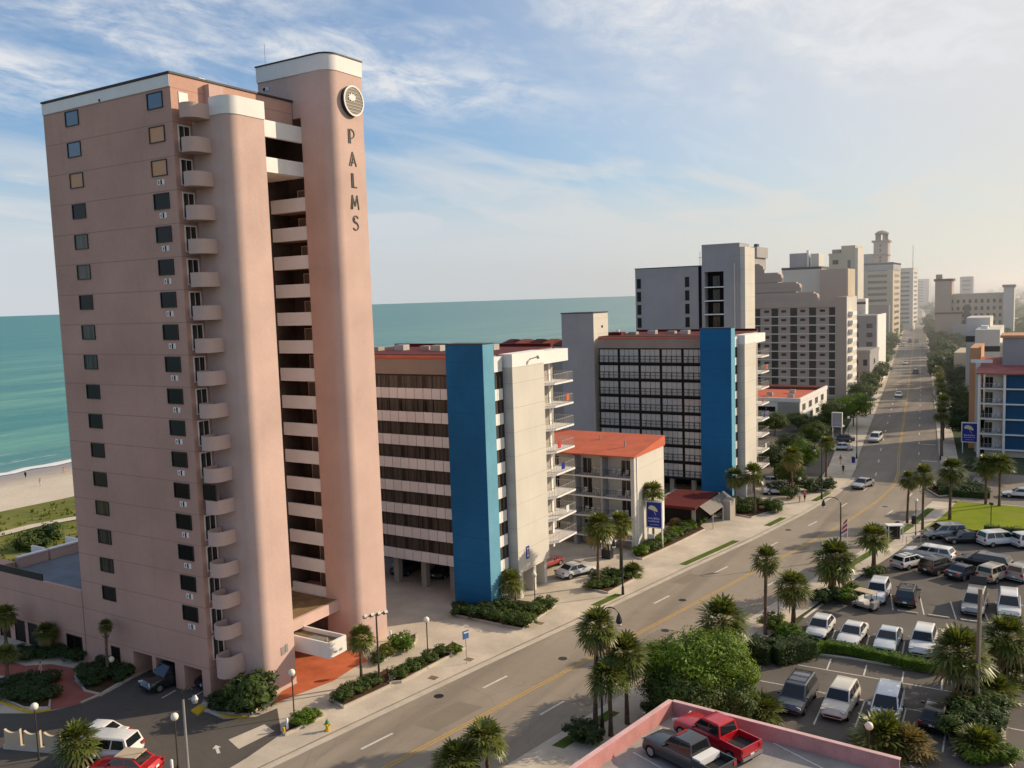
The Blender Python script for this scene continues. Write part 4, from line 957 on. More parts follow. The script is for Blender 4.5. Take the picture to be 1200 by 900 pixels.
obj('roof', bm, plain('faded_red_roof', (.38,.12,.10), .8, .3), R); boxpart('penthouse', R, M['grey'], (-6.4,20,196,206,16.5,22.4)); boxpart('penthouse_roof', R, M['orange'], (-6.8,20,195.6,206.4,22.4,22.9))
boxpart('orange_side', R, M['orange'], (-12.2,-10.4,198,214,0,20.3)); boxpart('side_front', R, M['pale'], (-10.9,-10.1,yR+6,198,0,17.6)); boxpart('side_lintel', R, M['white'], (-11.8,-8,194.5,195.2,17.6,18.2))
for k in range(5):
    z = 16.0 - 2.9*(k+1)
    boxpart('balcony_slab', R, M['white'], (-9.74,20,yR+.02,yR+1.6,z-.02,z+.2)); boxpart('blue_panel', R, M['blue_deep'], (-5.44,2.49,yR+.5,yR+.6,z+.21,z+2.7), (2.91,11,yR+.5,yR+.6,z+.21,z+2.7))
    put('balcony_door', dm3, [M['white_frame'], M['glass_curtain'] if k % 2 else M['glass']], R, (-8.3,yR+1.6,z+.2)); bm = bmesh.new(); obar(bm, (-9.7,yR+.1,z+1.15), (-5.9,yR+.1,z+1.15), .05, .05); [bx(bm, -9.7+i*.25-.015, -9.7+i*.25+.015, yR+.09, yR+.12, z+.2, z+1.15) for i in range(15)]; obj('balcony_rail', bm, M['steel'], R)
    for i in range(2):
        c = bpy.data.objects.new('balcony_chair', chair); col.objects.link(c); c.location = (-7.4+i*.8, yR+.8, z+.21); c.rotation_euler = (0,0,rnd.uniform(-.5,.5)); tag(c, 'pale chair on a balcony of the small blue hotel', 'chair', 'chairs on the blue hotel balconies')
for i in range(3): boxpart('side_balcony', R, M['white'], (-10.45,-9.9,yR+8,yR+13,12.5-2.9*i,13.6-2.9*i))

# ------------------------------------------------------------------ palms, trees, shrubs
def fan(bm, base, d, up, R, nl, r, droop, mi=0, fold=.25):
    """One fan leaf: leaflets spread from base around direction d."""
    s = d.cross(up)
    s = s.normalized() if s.length > 1e-3 else Vector((1,0,0))
    n = s.cross(d).normalized()
    for k in range(nl):
        a = -1.95 + 3.9*(k+.5)/nl + r.uniform(-.06,.06)
        ln = R*(1-.28*abs(a)/1.95)*r.uniform(.88,1.08)
        dr = (d*math.cos(a) + s*math.sin(a) + n*(fold*abs(math.sin(a)))).normalized()
        w_ = (s*math.cos(a) - d*math.sin(a))*(R*.082)
        m1 = base + dr*ln*.58
        tip = base + dr*ln - Vector((0,0,1))*droop*ln*r.uniform(.5,1.3)
        v = [bm.verts.new(p) for p in (base, m1+w_, m1-w_, tip+w_*.25, tip-w_*.25)]
        f = bm.faces.new((v[0], v[1], v[2])); f.material_index = mi
        f = bm.faces.new((v[1], v[3], v[4], v[2])); f.material_index = mi

def palm_crown(seed, R=1.0, n=62, nl=11, low=-.95, dry=.12, full=1.38):
    r = random.Random(seed); bm = bmesh.new()
    for i in range(n):
        t = (i+.5)/n
        el = low + (full-low)*(1-(1-t)**1.25); az = i*2.39996 + r.uniform(-.35,.35)
        d = Vector((math.cos(az)*math.cos(el), math.sin(az)*math.cos(el), math.sin(el)))
        pl = R*(.72+.30*r.random())*(1-.15*max(0, el))
        p0 = Vector((0,0,r.uniform(-.12,.12))); p1 = p0 + d*pl - Vector((0,0,.10*pl*math.cos(el)))
        mi = 1 if (el < -.45 and r.random() < .55) else 0
        s = d.orthogonal().normalized()*.018
        f = bm.faces.new([bm.verts.new(q) for q in (p0+s, p0-s, p1-s, p1+s)]); f.material_index = mi
        d2 = (d - Vector((0,0,.30+.5*max(0,-el)))).normalized()
        fan(bm, p1, d2, Vector((0,0,1)), R*.95*r.uniform(.85,1.1), nl, r,   .17 + .25*max(0,-el), mi, r.uniform(.1,.4))
    return to_mesh('crown', bm, 'leaf')
CROWNS = [palm_crown(1), palm_crown(2, n=72, low=-1.3), palm_crown(3, n=50, low=-.55, full=1.2), palm_crown(4, n=60, low=-1.12, nl=12), palm_crown(5, n=56, low=-.8, full=1.45, nl=9)]
CROWNS_FAR = [palm_crown(s, n=34, nl=8) for s in (11,12)]
LOWPALM = [palm_crown(s, n=42, nl=10, low=-.25, dry=.05) for s in (21,22,23)]

def palm_trunk(h, r0, seed, lean=0.0):
    r = random.Random(seed); bm = bmesh.new(); a = r.uniform(0,6.28); n = 9; pts = []; rad = []
    for i in range(n+1):
        t = i/n; k = lean*t*t
        pts.append((math.cos(a)*k*h, math.sin(a)*k*h, h*t)); rad.append(r0*(1.25-.35*min(1,t*3) + (.22 if t > .82 else 0) + r.uniform(-.05,.05)))
    tube(bm, pts, rad, 9)
    for i in range(26):                                  # old leaf bases just below the crown
        t = r.uniform(.72,.99); z = h*t; an = r.uniform(0,6.28); k = lean*t*t*h
        c = Vector((math.cos(a)*k+math.cos(an)*r0, math.sin(a)*k+math.sin(an)*r0, z)); obar(bm, c, c+Vector((math.cos(an)*.16,math.sin(an)*.16,.24)), .09, .03)
    return to_mesh('trunk', bm, 50), Vector(pts[-1])

pc = [0]
def palm(x, y, h, s, label, group=None, r0=.17, far=False, z=.13, lean=.02, kind='palm_tree', crowns=None, mats=None):
    pc[0] += 1; k = pc[0]
    t = thing(kind, label, 'palm tree', (x,y,z), rnd.uniform(0,6.28), group)
    if far and h > 0: h = round(h)
    key = ('trunk%d' % h) if far else None
    if key and key in bpy.data.meshes: me, top = bpy.data.meshes[key], Vector((0,0,h))
    else:
        me, top = palm_trunk(h, r0, k, 0 if far else lean*rnd.uniform(.3,2.6))
        if key: me.name = key
    obj('trunk', me, M['trunk'], t)
    cm = (crowns or (CROWNS_FAR if far else CROWNS)); c = obj('crown', cm[k % len(cm)], mats or [M['palm'], M['palm_dry']], t)
    s *= .86; c.location = top; c.scale = (s, s, s*.95)
    return t

def crown_mesh(seed, rx, ry, rz, nb, nleaf, size, core=.55):
    """Foliage: leaves gathered in clumps through an uneven ellipsoid, gaps between the clumps."""
    r = random.Random(seed); bm = bmesh.new()
    for b in range(10):                                  # dense inner foliage behind the leaf clumps
        p = Vector((r.gauss(0,1), r.gauss(0,1), r.gauss(0,1))).normalized()*r.uniform(.1,.48); q = r.uniform(.26,.40)
        bmesh.ops.create_icosphere(bm, subdivisions=2, radius=q, matrix=Matrix.Diagonal((rx,ry,rz,1)) @ Matrix.Translation(p))
    for v in bm.verts: v.co *= r.uniform(.82,1.12)
    for b in range(nb):
        while True:
            p = Vector((r.uniform(-1,1), r.uniform(-1,1), r.uniform(-1,1)))
            if core < p.length < 1: break
        cr = r.uniform(.20,.38); out = p.normalized()
        for i in range(nleaf):
            q = Vector((r.gauss(0,1), r.gauss(0,1), r.gauss(0,1))).normalized()
            c = p + q*cr*r.uniform(.65,1.0)
            if c.z < -.98: continue
            nrm = (q*.9 + out*.5 + Vector((0,0,.35)) + Vector((r.uniform(-.6,.6), r.uniform(-.6,.6), r.uniform(-.6,.6)))).normalized()
            u = nrm.orthogonal().normalized(); a = r.uniform(0,6.28); v_ = nrm.cross(u); e = u*math.cos(a)+v_*math.sin(a); g = nrm.cross(e)
            s_ = size*r.uniform(.6,1.25); c = Vector((c.x*rx, c.y*ry, c.z*rz))
            bm.faces.new([bm.verts.new(w_) for w_ in (c-e*s_, c-g*s_*.45, c+e*s_, c+g*s_*.45)])
    return to_mesh('crown', bm, 'leaf')
TREES = [crown_mesh(31+i, 1, 1, .85, 120, 74, .050) for i in range(3)]
TREES_FAR = [crown_mesh(41+i, 1, 1, .85, 26, 30, .15) for i in range(3)]
SHRUBS = [crown_mesh(51+i, 1, 1, .9, 40, 44, .11, .35) for i in range(4)]
def limbs(h, seed, r0=.16):
    r = random.Random(seed); bm = bmesh.new(); tube(bm, [(0,0,0),(.05*h*.2,0,h*.35),(0,.04*h*.2,h*.6)], [r0, r0*.75, r0*.6], 8)
    for i in range(6):
        a = i*1.05+r.uniform(-.3,.3); l = h*r.uniform(.3,.5); z0 = h*r.uniform(.32,.58)
        tube(bm, [(0,0,z0),(math.cos(a)*l*.5,math.sin(a)*l*.5,z0+l*.45),(math.cos(a)*l,math.sin(a)*l,z0+l*.8)], [r0*.5,r0*.3,r0*.1], 6)
    return to_mesh('trunk', bm, 50)
LIMBS = {}
def tree(x, y, h, w_, label, group=None, mat='leaf', far=False, z=.13, k=None, kind='broadleaf_tree'):
    k = k if k is not None else rnd.randrange(99)
    t = thing(kind, label, 'tree', (x,y,z), rnd.uniform(0,6.28), group)
    if far: 
        if 'far' not in LIMBS: LIMBS['far'] = limbs(1, 5, .045)
        tr = obj('trunk', LIMBS['far'], M['bark'], t); tr.scale = (h,h,h)
    else: obj('trunk', limbs(h, k), M['bark'], t)
    c = obj('crown', (TREES_FAR if far else TREES)[k % 3], M[mat], t); c.location = (0,0,h*.64); c.scale = (w_/2, w_/2*rnd.uniform(.9,1.1), h*.42)
    if c.data.materials[0] != M[mat]: c.material_slots[0].link = 'OBJECT'; c.material_slots[0].material = M[mat]
    return t
def shrub(x, y, w_, h, label, group=None, mat='leaf_dark', z=.16, k=None, kind='shrub'):
    k = k if k is not None else rnd.randrange(99)
    o = bpy.data.objects.new(kind, SHRUBS[k % 4]); col.objects.link(o)
    if not o.data.materials: o.data.materials.append(M['leaf_dark'])
    o.material_slots[0].link = 'OBJECT'; o.material_slots[0].material = M[mat]
    o.location = (x, y, z+h*.47); o.scale = (w_/2, w_/2, h/2); o.rotation_euler = (0,0,rnd.uniform(0,6.28))
    return tag(o, label, 'shrub', group)
def hedge(pts, wd, h, label, mat, dens=70, size=.13, z=.1):
    r = random.Random(len(label)); bm = bmesh.new(); dens *= 1.9; size *= .85
    for p, q in zip(pts, pts[1:]): obar(bm, (*p,z+h*.46), (*q,z+h*.46), wd*.86, h*.84)
    for p, q in zip(pts, pts[1:]):
        p, q = Vector((*p,0)), Vector((*q,0)); d = q-p; L_ = d.length; d.normalize(); s = Vector((-d.y,d.x,0))
        for i in range(int(L_*dens*(wd+2*h)/1.5)):
            u = r.uniform(0, L_); k = r.uniform(0, wd+2*h)
            if k < h: c = p+d*u - s*wd/2 + Vector((0,0,k)); n = -s
            elif k < h+wd: c = p+d*u + s*(k-h-wd/2) + Vector((0,0,h)); n = Vector((0,0,1))
            else: c = p+d*u + s*wd/2 + Vector((0,0,k-h-wd)); n = s
            c += Vector((r.gauss(0,.05), r.gauss(0,.05), r.gauss(0,.05)+z)) + n*(.10*math.sin(u*2.1)+.07*math.sin(u*5.3))
            n = (n + Vector((r.uniform(-.8,.8), r.uniform(-.8,.8), r.uniform(-.5,.9)))).normalized()
            e = n.orthogonal().normalized(); a = r.uniform(0,6.28); g = n.cross(e); e, g = e*math.cos(a)+g*math.sin(a), g*math.cos(a)-e*math.sin(a)
            s_ = size*r.uniform(.6,1.2)
            bm.faces.new([bm.verts.new(v) for v in (c-e*s_, c-g*s_*.5, c+e*s_, c+g*s_*.5)])
    return tag(obj('hedge', bm, M[mat], smooth='leaf'), label, 'hedge')

# near palms: position, height of crown centre, crown scale
palm(*(-28.74,58.23), 7.81, 1.30, 'tall palm with dark trunk, topmost of the three kerbside palms by the parking deck')
palm(*(-27.04,57.33), 4.60, 1.28, 'shorter palm with reddish trunk, front one of the three by the parking deck', lean=.01)
palm(*(-26.70,59.59), 5.60, 1.38, 'palm at the deck side of the three kerbside palms, nearest the bushy tree')
palm(*(-22.09,82.01), 7.41, 1.15, 'tall slim palm on the kerb beside the round flowering shrub', lean=.01)
palm(*(-20.39,86.05), 3.65, 1.42, 'stout palm behind the globe lamp at the parking lot corner', r0=.22)
palm(*(-18.73,96.60), 3.89, 1.85, 'broad short palm with dense hanging fronds beside the passing dark car', r0=.26)
palm(*(-16.22,107.37), 3.69, 1.62, 'bushy palm with pale fronds behind the curved lamp post', r0=.26)
palm(*(-15.45,130.74), 6.29, 1.10, 'slim palm, left of the tight pair at the lawn corner')
palm(*(-13.09,126.90), 7.69, 1.32, 'full headed palm, right of the tight pair at the lawn corner', lean=.03)
palm(*(-10.45,135.01), 7.07, 1.55, 'big round headed palm on the lawn edge with a second stem', r0=.2)
palm(*(-6.57,146.66), 6.10, 1.35, 'palm at the back of the lawn, its crown touching a larger neighbour')
palm(*(-4.77,146.26), 6.29, 1.62, 'large headed leaning palm at the back edge of the lawn', lean=.03)
palm(*(-49.76,55.40), 4.36, .98, 'single palm in the planter before the pink lettered fin', r0=.14)
palm(*(-47.71,78.15), 2.64, 1.2, 'short palm leaning beside the foot of the dark blue slab', lean=.08)
palm(*(-42.68,87.99), 6.96, 1.5, 'slender tall palm on the kerb island by the white saloon')
palm(*(-42.34,93.66), 6.04, 1.25, 'palm behind the slender tall one on the kerb island', far=False)
palm(*(-43.17,105.99), 7.21, 1.30, 'round headed palm against the cream motel wall above the blue sign')
palm(*(-38.42,126.51), 5.55, 1.25, 'darker palm at the foot of the bright blue slab')
palm(*(-35.81,127.65), 6.05, 1.45, 'sunlit palm before the end wall of the bright blue slab hotel')
palm(*(-4.85,74.65), 4.05, 1.85, 'big spreading palm beside the wooden utility pole', r0=.30)
palm(*(-1.92,80.64), 3.81, 1.6, 'wide palm behind the utility pole near the white estate cars', r0=.24)
palm(*(-31.39,47.09), 3.57, 1.22, 'palm head rising at the lower edge by the yellow centre line', z=.02)
palm(*(-32.61,45.29), 2.51, 1.30, 'low palm head cut by the lower edge next to its taller partner', z=.02)
palm(*(-58.92,35.05), 2.13, 1.30, 'sunlit yellow green palm beside the white van', r0=.24, mats=None)
palm(*(-71.74,46.19), 4.79, .52, 'thin young palm with a tiny crown by the tower door', r0=.13)
palm(*(-81.54,46.59), 2.39, .85, 'shaded palm before the dark shopfronts of the podium')
palm(*(-77.45,40.36), 3.28, .85, 'half dry palm at the edge of the forecourt bed', mats=[M['palm_dry'], M['palm_dry']])
palm(*(-86.51,45.25), 3.73, .95, 'dark palm at the far end of the podium shopfronts')
palm(*(-22.47,70.21), 5.39, 1.75, 'palm crown rising behind the bright green broadleaf tree')
palm(*(-15.92,186.11), 8.17, 1.25, 'dark palm on the right pavement opposite the two stop bars')
palm(*(-34.01,142.52), 6.30, 1.4, 'palm among the shrubs before the pink paved forecourt')
palm(*(-31.82,157.94), 6.07, 1.3, 'palm near the white box sign on the left pavement')
for i, (u, v, s, lab) in enumerate(((895,842,1.1,'low spiky palmetto against the parking deck wall'),(1035,878,1.55,'large fan palmetto clump behind the globe lamp'),(1068,884,1.1,'yellowing palmetto at the end of the pink wall'),(1165,820,1.2,'palmetto in the island below the utility pole'),(875,600,.8,'spiky low palm in the bed by the bright blue slab'),(792,622,.9,'bright fan palm under the awning'),(742,676,.9,'bushy low palm on the kerb island'),(1190,800,1.3,'low palm at the right edge behind the utility pole'),(1128,840,1.1,'palmetto by the big palm trunk'),(1150,885,1.2,'low palmetto at the bottom right kerb'))):
    x, y = G(u, v); t = thing('palmetto', lab, 'palmetto', (x,y,.15), rnd.uniform(0,6.28)); c = obj('crown', LOWPALM[i % 3], [M['palm'] if i != 2 else M['palm_dry'], M['palm_dry']], t); c.location = (0,0,.35); c.scale = (s*1.05,)*3
    bm = bmesh.new(); tube(bm, [(0,0,-.1),(0,0,.5)], .14, 7); obj('trunk', bm, M['trunk'], t)
# broadleaf trees
bt = tree(*(-22.62,62.94), 6.6, 6.4, 'large bright green bushy tree at the corner of the parking deck', mat='leaf_bright', k=1)
bt.rotation_euler = (0,0,0)
for dx, dy, dz, sx_, sz, k_, mt_ in ((-2.5,.6,3.6,2.5,2.0,0,'leaf_bright'),(2.3,1.0,3.9,2.4,2.2,2,'leaf_bright'),(.5,-2.0,3.0,2.6,1.9,1,'leaf'),(1.2,2.2,4.8,2.2,1.9,0,'leaf_bright'),(-1.4,-1.6,2.6,2.2,1.6,2,'leaf'),(3.4,-.8,2.4,1.9,1.6,1,'leaf')):
    c = obj('crown', TREES[k_], M[mt_], bt); c.location = (dx,dy,dz); c.scale = (sx_,sx_*.95,sz); c.rotation_euler = (0,0,k_*2.1+dx); c.material_slots[0].link = 'OBJECT'; c.material_slots[0].material = M[mt_]
tree(*(-22.80,68.93), 4.6, 5.0, 'smaller green tree beside the bushy one by the deck', mat='leaf', k=2)
for i, (u, v, h, w_, lab, mt) in enumerate(((1000,500,8,9,'bright green tree by the low orange roofed block','leaf_bright'),(975,505,7,7,'darker tree against the orange roofed block','leaf'),(940,556,6,6,'sunny tree beside the balconies of the bright blue hotel','leaf_bright'),(925,575,5,5,'rounded tree behind the walking couple','leaf'),(908,560,6,6,'dark tree in the gap behind the bright blue hotel','leaf_dark'),(955,530,6,6,'tree in front of the white wall panel','leaf'),(1008,478,7,7,'small street tree near the grey shop block','leaf'),(1132,520,8,9,'dark tree covering the small blue hotel sign','leaf_dark'),(1120,495,9,9,'deep green tree on the right pavement','leaf_dark'),(1118,462,9,10,'very dark round tree beside the orange side wall','leaf_dark'),(1150,560,3.5,6,'low dark tree on the traffic island','leaf_dark'))):
    x, y = G(u, v); tree(x, y, h, w_, lab, mat=mt, k=i)
for i in range(16):
    x, y = rnd.uniform(-66,-40), rnd.uniform(160,212); tree(x, y, rnd.uniform(3.4,5.6), rnd.uniform(4.5,7), 'tree on the planted lot between the bright blue hotel and the low white block', 'trees on the lot behind the bright blue hotel', rnd.choice(('leaf','leaf_dark','leaf')), False, k=i)
# street trees along the farther road
for i in range(34):
    y = 262 + i*15.5 + rnd.uniform(-3,3)
    if i < 27: tree(cl_x(y)-9.5-rnd.uniform(0,1.5), y, rnd.uniform(5.5,8), rnd.uniform(5.5,8), 'green street tree in the row on the left kerb of the far road', 'street trees along the left kerb', rnd.choice(('leaf','leaf','leaf_bright')), True)
    if y > 300: tree(cl_x(y)+10+rnd.uniform(0,4), y, rnd.uniform(8,11), rnd.uniform(8,11), 'dark leafy tree in the row on the right kerb of the far road', 'street trees along the right kerb', rnd.choice(('leaf','leaf_dark','leaf')), True)
for i in range(7):
    y = 205 + i*13
    palm(cl_x(y)+8.3, y, rnd.uniform(7,9), 1.5, 'tall palm on the right pavement of the middle road', 'palms along the right pavement', far=True)
for i in range(75):
    x, y = rnd.uniform(-36,70), rnd.uniform(300,484)
    if x > cl_x(y)+16 and not (-24 < x < -15 and y < 325) and not(x > -10 and y < 385): tree(x, y, rnd.uniform(8,13), rnd.uniform(9,13), 'dark tree in the grove before the long cream hotel', 'grove before the cream hotel', rnd.choice(('leaf','leaf_dark')), True)
for i in range(40):
    y = rnd.uniform(680,1500); sd = rnd.choice((-1,1)); tree(cl_x(y)+sd*rnd.uniform(11,30), y, rnd.uniform(8,12), rnd.uniform(9,14), 'hazy tree along the farthest stretch of road', 'hazy trees along the farthest road', 'leaf', True)
# far woodland to the horizon: one mass
r3 = random.Random(77); bm = bmesh.new()
for i in range(5200):
    y = 480*math.exp(r3.uniform(0,2.7)); x = r3.uniform(-.02, .75)*y*1.0 + r3.uniform(-40,40) - y*.02
    if x < cl_x(min(y,3900)) + 24 or (490 < y < 520 and x < -8): continue
    h = r3.uniform(6,12)*(1+y/9000)
    for k in range(7):
        c = Vector((x+r3.uniform(-5,5), y+r3.uniform(-5,5), h*r3.uniform(.35,1))); s = r3.uniform(2,4)*(1+y/3500)
        e = Vector((r3.uniform(-1,1), r3.uniform(-1,1), r3.uniform(-.3,.6))).normalized(); g = e.orthogonal().normalized()
        bm.faces.new([bm.verts.new(p) for p in (c-e*s, c-g*s*.6, c+e*s, c+g*s*.6)])
wd_ = obj('woodland', bm, M['leaf'], smooth='leaf', kind='stuff'); tag(wd_, 'dark woodland stretching to the horizon on the right', 'woodland')
for i in range(24):
    y = rnd.uniform(520,1500); x = cl_x(y)+rnd.uniform(45,420); s = rnd.uniform(7,16)
    o = block('town_house', 'small pale roofed building among the far trees', 'house', x-s, x+s, y, y+s*1.4, rnd.uniform(5,9), M['pale'] if i % 3 else M['sand'], 1, 1, east=False); o['group'] = 'small buildings among the far trees'

# hedges and shrubs
hedge([(-22.05,76.39),(-19.88,76.01),(-17.40,79.15)], 2.2, 1.7, 'thick dark clipped hedge at the lot corner', 'leaf_dark', 60, .15)
hedge([(-17.40,79.15),(-16.25,80.80),(-13.90,80.90),(-9.69,80.13),(-6.86,80.00)], .9, .9, 'long low sunlit hedge in front of the white parked cars', 'leaf_bright', 75, .12)
hedge([(x, 131.0) for x in (-6,12)], .8, .7, 'low hedge behind the vans at the lawn edge', 'leaf', 40, .14)
hedge([(-13.34,151.23),(-6.23,151.67)], 1.6, 1.0, 'dark low hedge at the back of the lawn', 'leaf_dark', 40, .16)
shrub(*(-21.72,83.40), 2.6, 1.9, 'round yellowish flowering shrub by the slim palm', mat='leaf_yellow')
shrub(*(-19.72,81.54), 2.8, 1.7, 'green shrub beside the yellowish flowering one', mat='leaf_bright')
shrub(*(-54.61,47.60), 4.3, 3.6, 'large round clipped bush by the foot of the pink wing', mat='leaf', k=1)
for u, v in ((268,832),(257,830),(280,828)): shrub(*G(u,v), 2.4, 1.3, 'dark low shrub beside the large round bush', 'dark shrubs by the garage bed')
for u, v in ((400,825),(412,818),(424,812),(437,806)): shrub(*G(u,v), 1.9, 1.3, 'clipped green bush in the planter below the single palm', 'bushes in the planter below the single palm', 'leaf')
for u, v in ((468,796),(486,787),(502,778),(517,771)): shrub(*G(u,v), 1.9, 1.2, 'clipped green bush in the planter under the globe lamp', 'bushes in the planter under the globe lamp', 'leaf')
shrub(*(-46.23,64.72), 1.2, 1.0, 'small single bush at the end of the planter by the bus sign', mat='leaf_bright')
for u, v in ((352,852),(364,848)): shrub(*G(u,v), 1.7, 1.2, 'bright bush in the corner planter by the hydrant', 'bushes in the corner planter', 'leaf_bright')
shrub(*(-51.30,63.08), 2.6, 1.9, 'round bright bush against the foot of the lettered fin', mat='leaf_bright', k=2); shrub(*(-51.78,61.50), 1.7, 1.4, 'yellowish round bush next to the bright one at the fin', mat='leaf_yellow'); shrub(*(-51.64,59.84), 1.6, 1.1, 'small green bush at the corner of the lettered fin', mat='leaf')
for i, (u, v) in enumerate(((540,722),(556,724),(572,727),(588,730),(602,734),(616,735),(626,722),(640,715),(606,722),(590,718),(575,719))): shrub(*G(u,v), 2.5, 1.5, 'leafy shrub in the mass at the foot of the dark blue slab', 'shrubs at the foot of the dark blue slab', 'leaf_dark' if i < 3 else 'leaf')
for u, v in ((694,692),(706,690),(718,687),(728,680),(736,676),(700,680),(715,676)): shrub(*G(u,v), 2.1, 1.1, 'dense shrub filling the kerb island by the white saloon', 'shrubs on the kerb island', 'leaf')
for i in range(12):
    p = Vector((-42.81,101.09)).lerp(Vector((-41.35,118.22)), i/11); shrub(p.x, p.y, 2.4, 1.5, 'leafy shrub in the strip below the blue street sign', 'shrubs below the blue street sign', 'leaf' if i % 3 else 'leaf_bright')
for i in range(11):
    p = Vector((-42.21,127.74)).lerp(Vector((-34.30,130.02)), i/10); shrub(p.x+rnd.uniform(-1,1), p.y+rnd.uniform(-1.5,1.5), 2.9, 2.0, 'shrub in the thick planting at the bright blue slab', 'shrubs at the bright blue slab', 'leaf_dark' if i < 5 else 'leaf')
for i, (u, v) in enumerate(((925,585),(935,570),(950,577),(968,575),(910,580),(920,560),(940,545))): shrub(*G(u,v), 3.2, 2.2, 'dark shrub along the left pavement beyond the couple', 'shrubs beyond the couple')
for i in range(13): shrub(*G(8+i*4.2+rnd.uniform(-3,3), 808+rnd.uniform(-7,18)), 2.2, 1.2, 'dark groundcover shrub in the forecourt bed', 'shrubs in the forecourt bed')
for i in range(12): shrub(*G(100+i*4.4, 798+rnd.uniform(-12,8)-i*.4), 2.0, 1.3, 'dark shrub in the bed by the garage opening', 'shrubs by the garage opening')
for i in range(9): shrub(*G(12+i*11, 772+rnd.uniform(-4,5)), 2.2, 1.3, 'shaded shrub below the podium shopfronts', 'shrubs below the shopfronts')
for i, (u, v) in enumerate(((1125,850),(1138,835),(1150,845),(1160,858),(1120,865),(1140,866),(1165,842),(1135,852))): shrub(*G(u,v), 2.9, 2.0, 'leafy shrub on the kerbed island of the utility pole', 'shrubs on the pole island', 'leaf_dark' if i % 2 else 'leaf')
for i in range(9): shrub(*G(1104+i*5.5, 574+(i%3)*3), 3.2, 1.6, 'dark shrub crowding the traffic island', 'shrubs on the traffic island')
for u, v in ((1143,893),(1165,890),(1180,893)): shrub(*G(u,v), 2.0, 1.1, 'bright shrub at the bottom right kerb', 'shrubs at the bottom right kerb', 'leaf_bright')
for i, (u, v) in enumerate(((975,705),(962,708),(990,706),(998,700))): shrub(*G(u,v), 2.4, 1.6, 'shrub around the broad short palm', 'shrubs around the broad short palm', 'leaf_bright' if i > 1 else 'leaf_dark')
for u, v in ((1020,676),(1030,674),(914,742)): shrub(*G(u,v), 1.8, 1.1, 'small shrub at the parking lot edge', 'small shrubs at the lot edge', 'leaf')
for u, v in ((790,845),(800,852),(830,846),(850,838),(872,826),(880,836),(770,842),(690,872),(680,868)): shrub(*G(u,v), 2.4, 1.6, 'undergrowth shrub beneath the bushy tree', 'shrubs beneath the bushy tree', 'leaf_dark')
for i in range(60):
    x, y = -rnd.uniform(100,124), rnd.uniform(48,120); shrub(x, y, rnd.uniform(2.5,5), rnd.uniform(2,3.6), 'seaside bush in the belt behind the terrace', 'bushes behind the terrace', 'leaf' if x < -110 else 'leaf_dark', z=0)
hedge([(-25.4,53.0),(-26.8,45)], 1.0, .9, 'low dark hedge strip outside the deck wall', 'leaf_dark', 50, .13)
bm = bmesh.new(); prism(bm, [(-5.48,71.32),(-3.79,77.04),(-1.65,75.64),(-1.62,67.69),(-2.91,65.98),(-4.47,67.12)], 0, .16); structure('planting_bed', bm, M['soil'])
kerb_line('kerb', [(-5.53,70.54),(-4.72,67.53),(-3.47,66.59),(-2.18,67.26),(-1.68,69.66),(-1.80,73.22)], M['kerb'], .3, .16, .02)

# ------------------------------------------------------------------ cars
KINDS = dict(  # length, width, height, bonnet z, belt z, windscreen foot, roof front, roof rear, rear glass foot, boot z
 saloon=(4.85,1.85,1.44,.86,.93,1.05,.28,-1.05,-1.78,.97), hatchback=(4.35,1.78,1.48,.88,.94,.98,.25,-1.35,-2.02,.95),
 estate=(4.8,1.84,1.52,.92,.97,1.05,.30,-1.95,-2.28,.98), suv=(4.7,1.90,1.78,1.06,1.12,1.02,.42,-2.02,-2.26,1.12),
 minivan=(5.05,1.98,1.78,.98,1.06,1.55,.62,-2.20,-2.46,1.06), long_wagon=(5.5,1.98,1.55,.93,.98,1.35,.62,-2.35,-2.68,.98),
 pickup=(5.8,2.0,1.90,1.16,1.22,1.15,.55,-.95,-1.12,1.22))
CM = {}
def loft(bm, rings):
    vs = [[bm.verts.new(p) for p in r] for r in rings]
    for a, b in zip(vs, vs[1:]):
        for i in range(len(a)): bm.faces.new((a[i], a[(i+1)%len(a)], b[(i+1)%len(b)], b[i]))
    bm.faces.new(vs[0]); bm.faces.new(vs[-1][::-1])
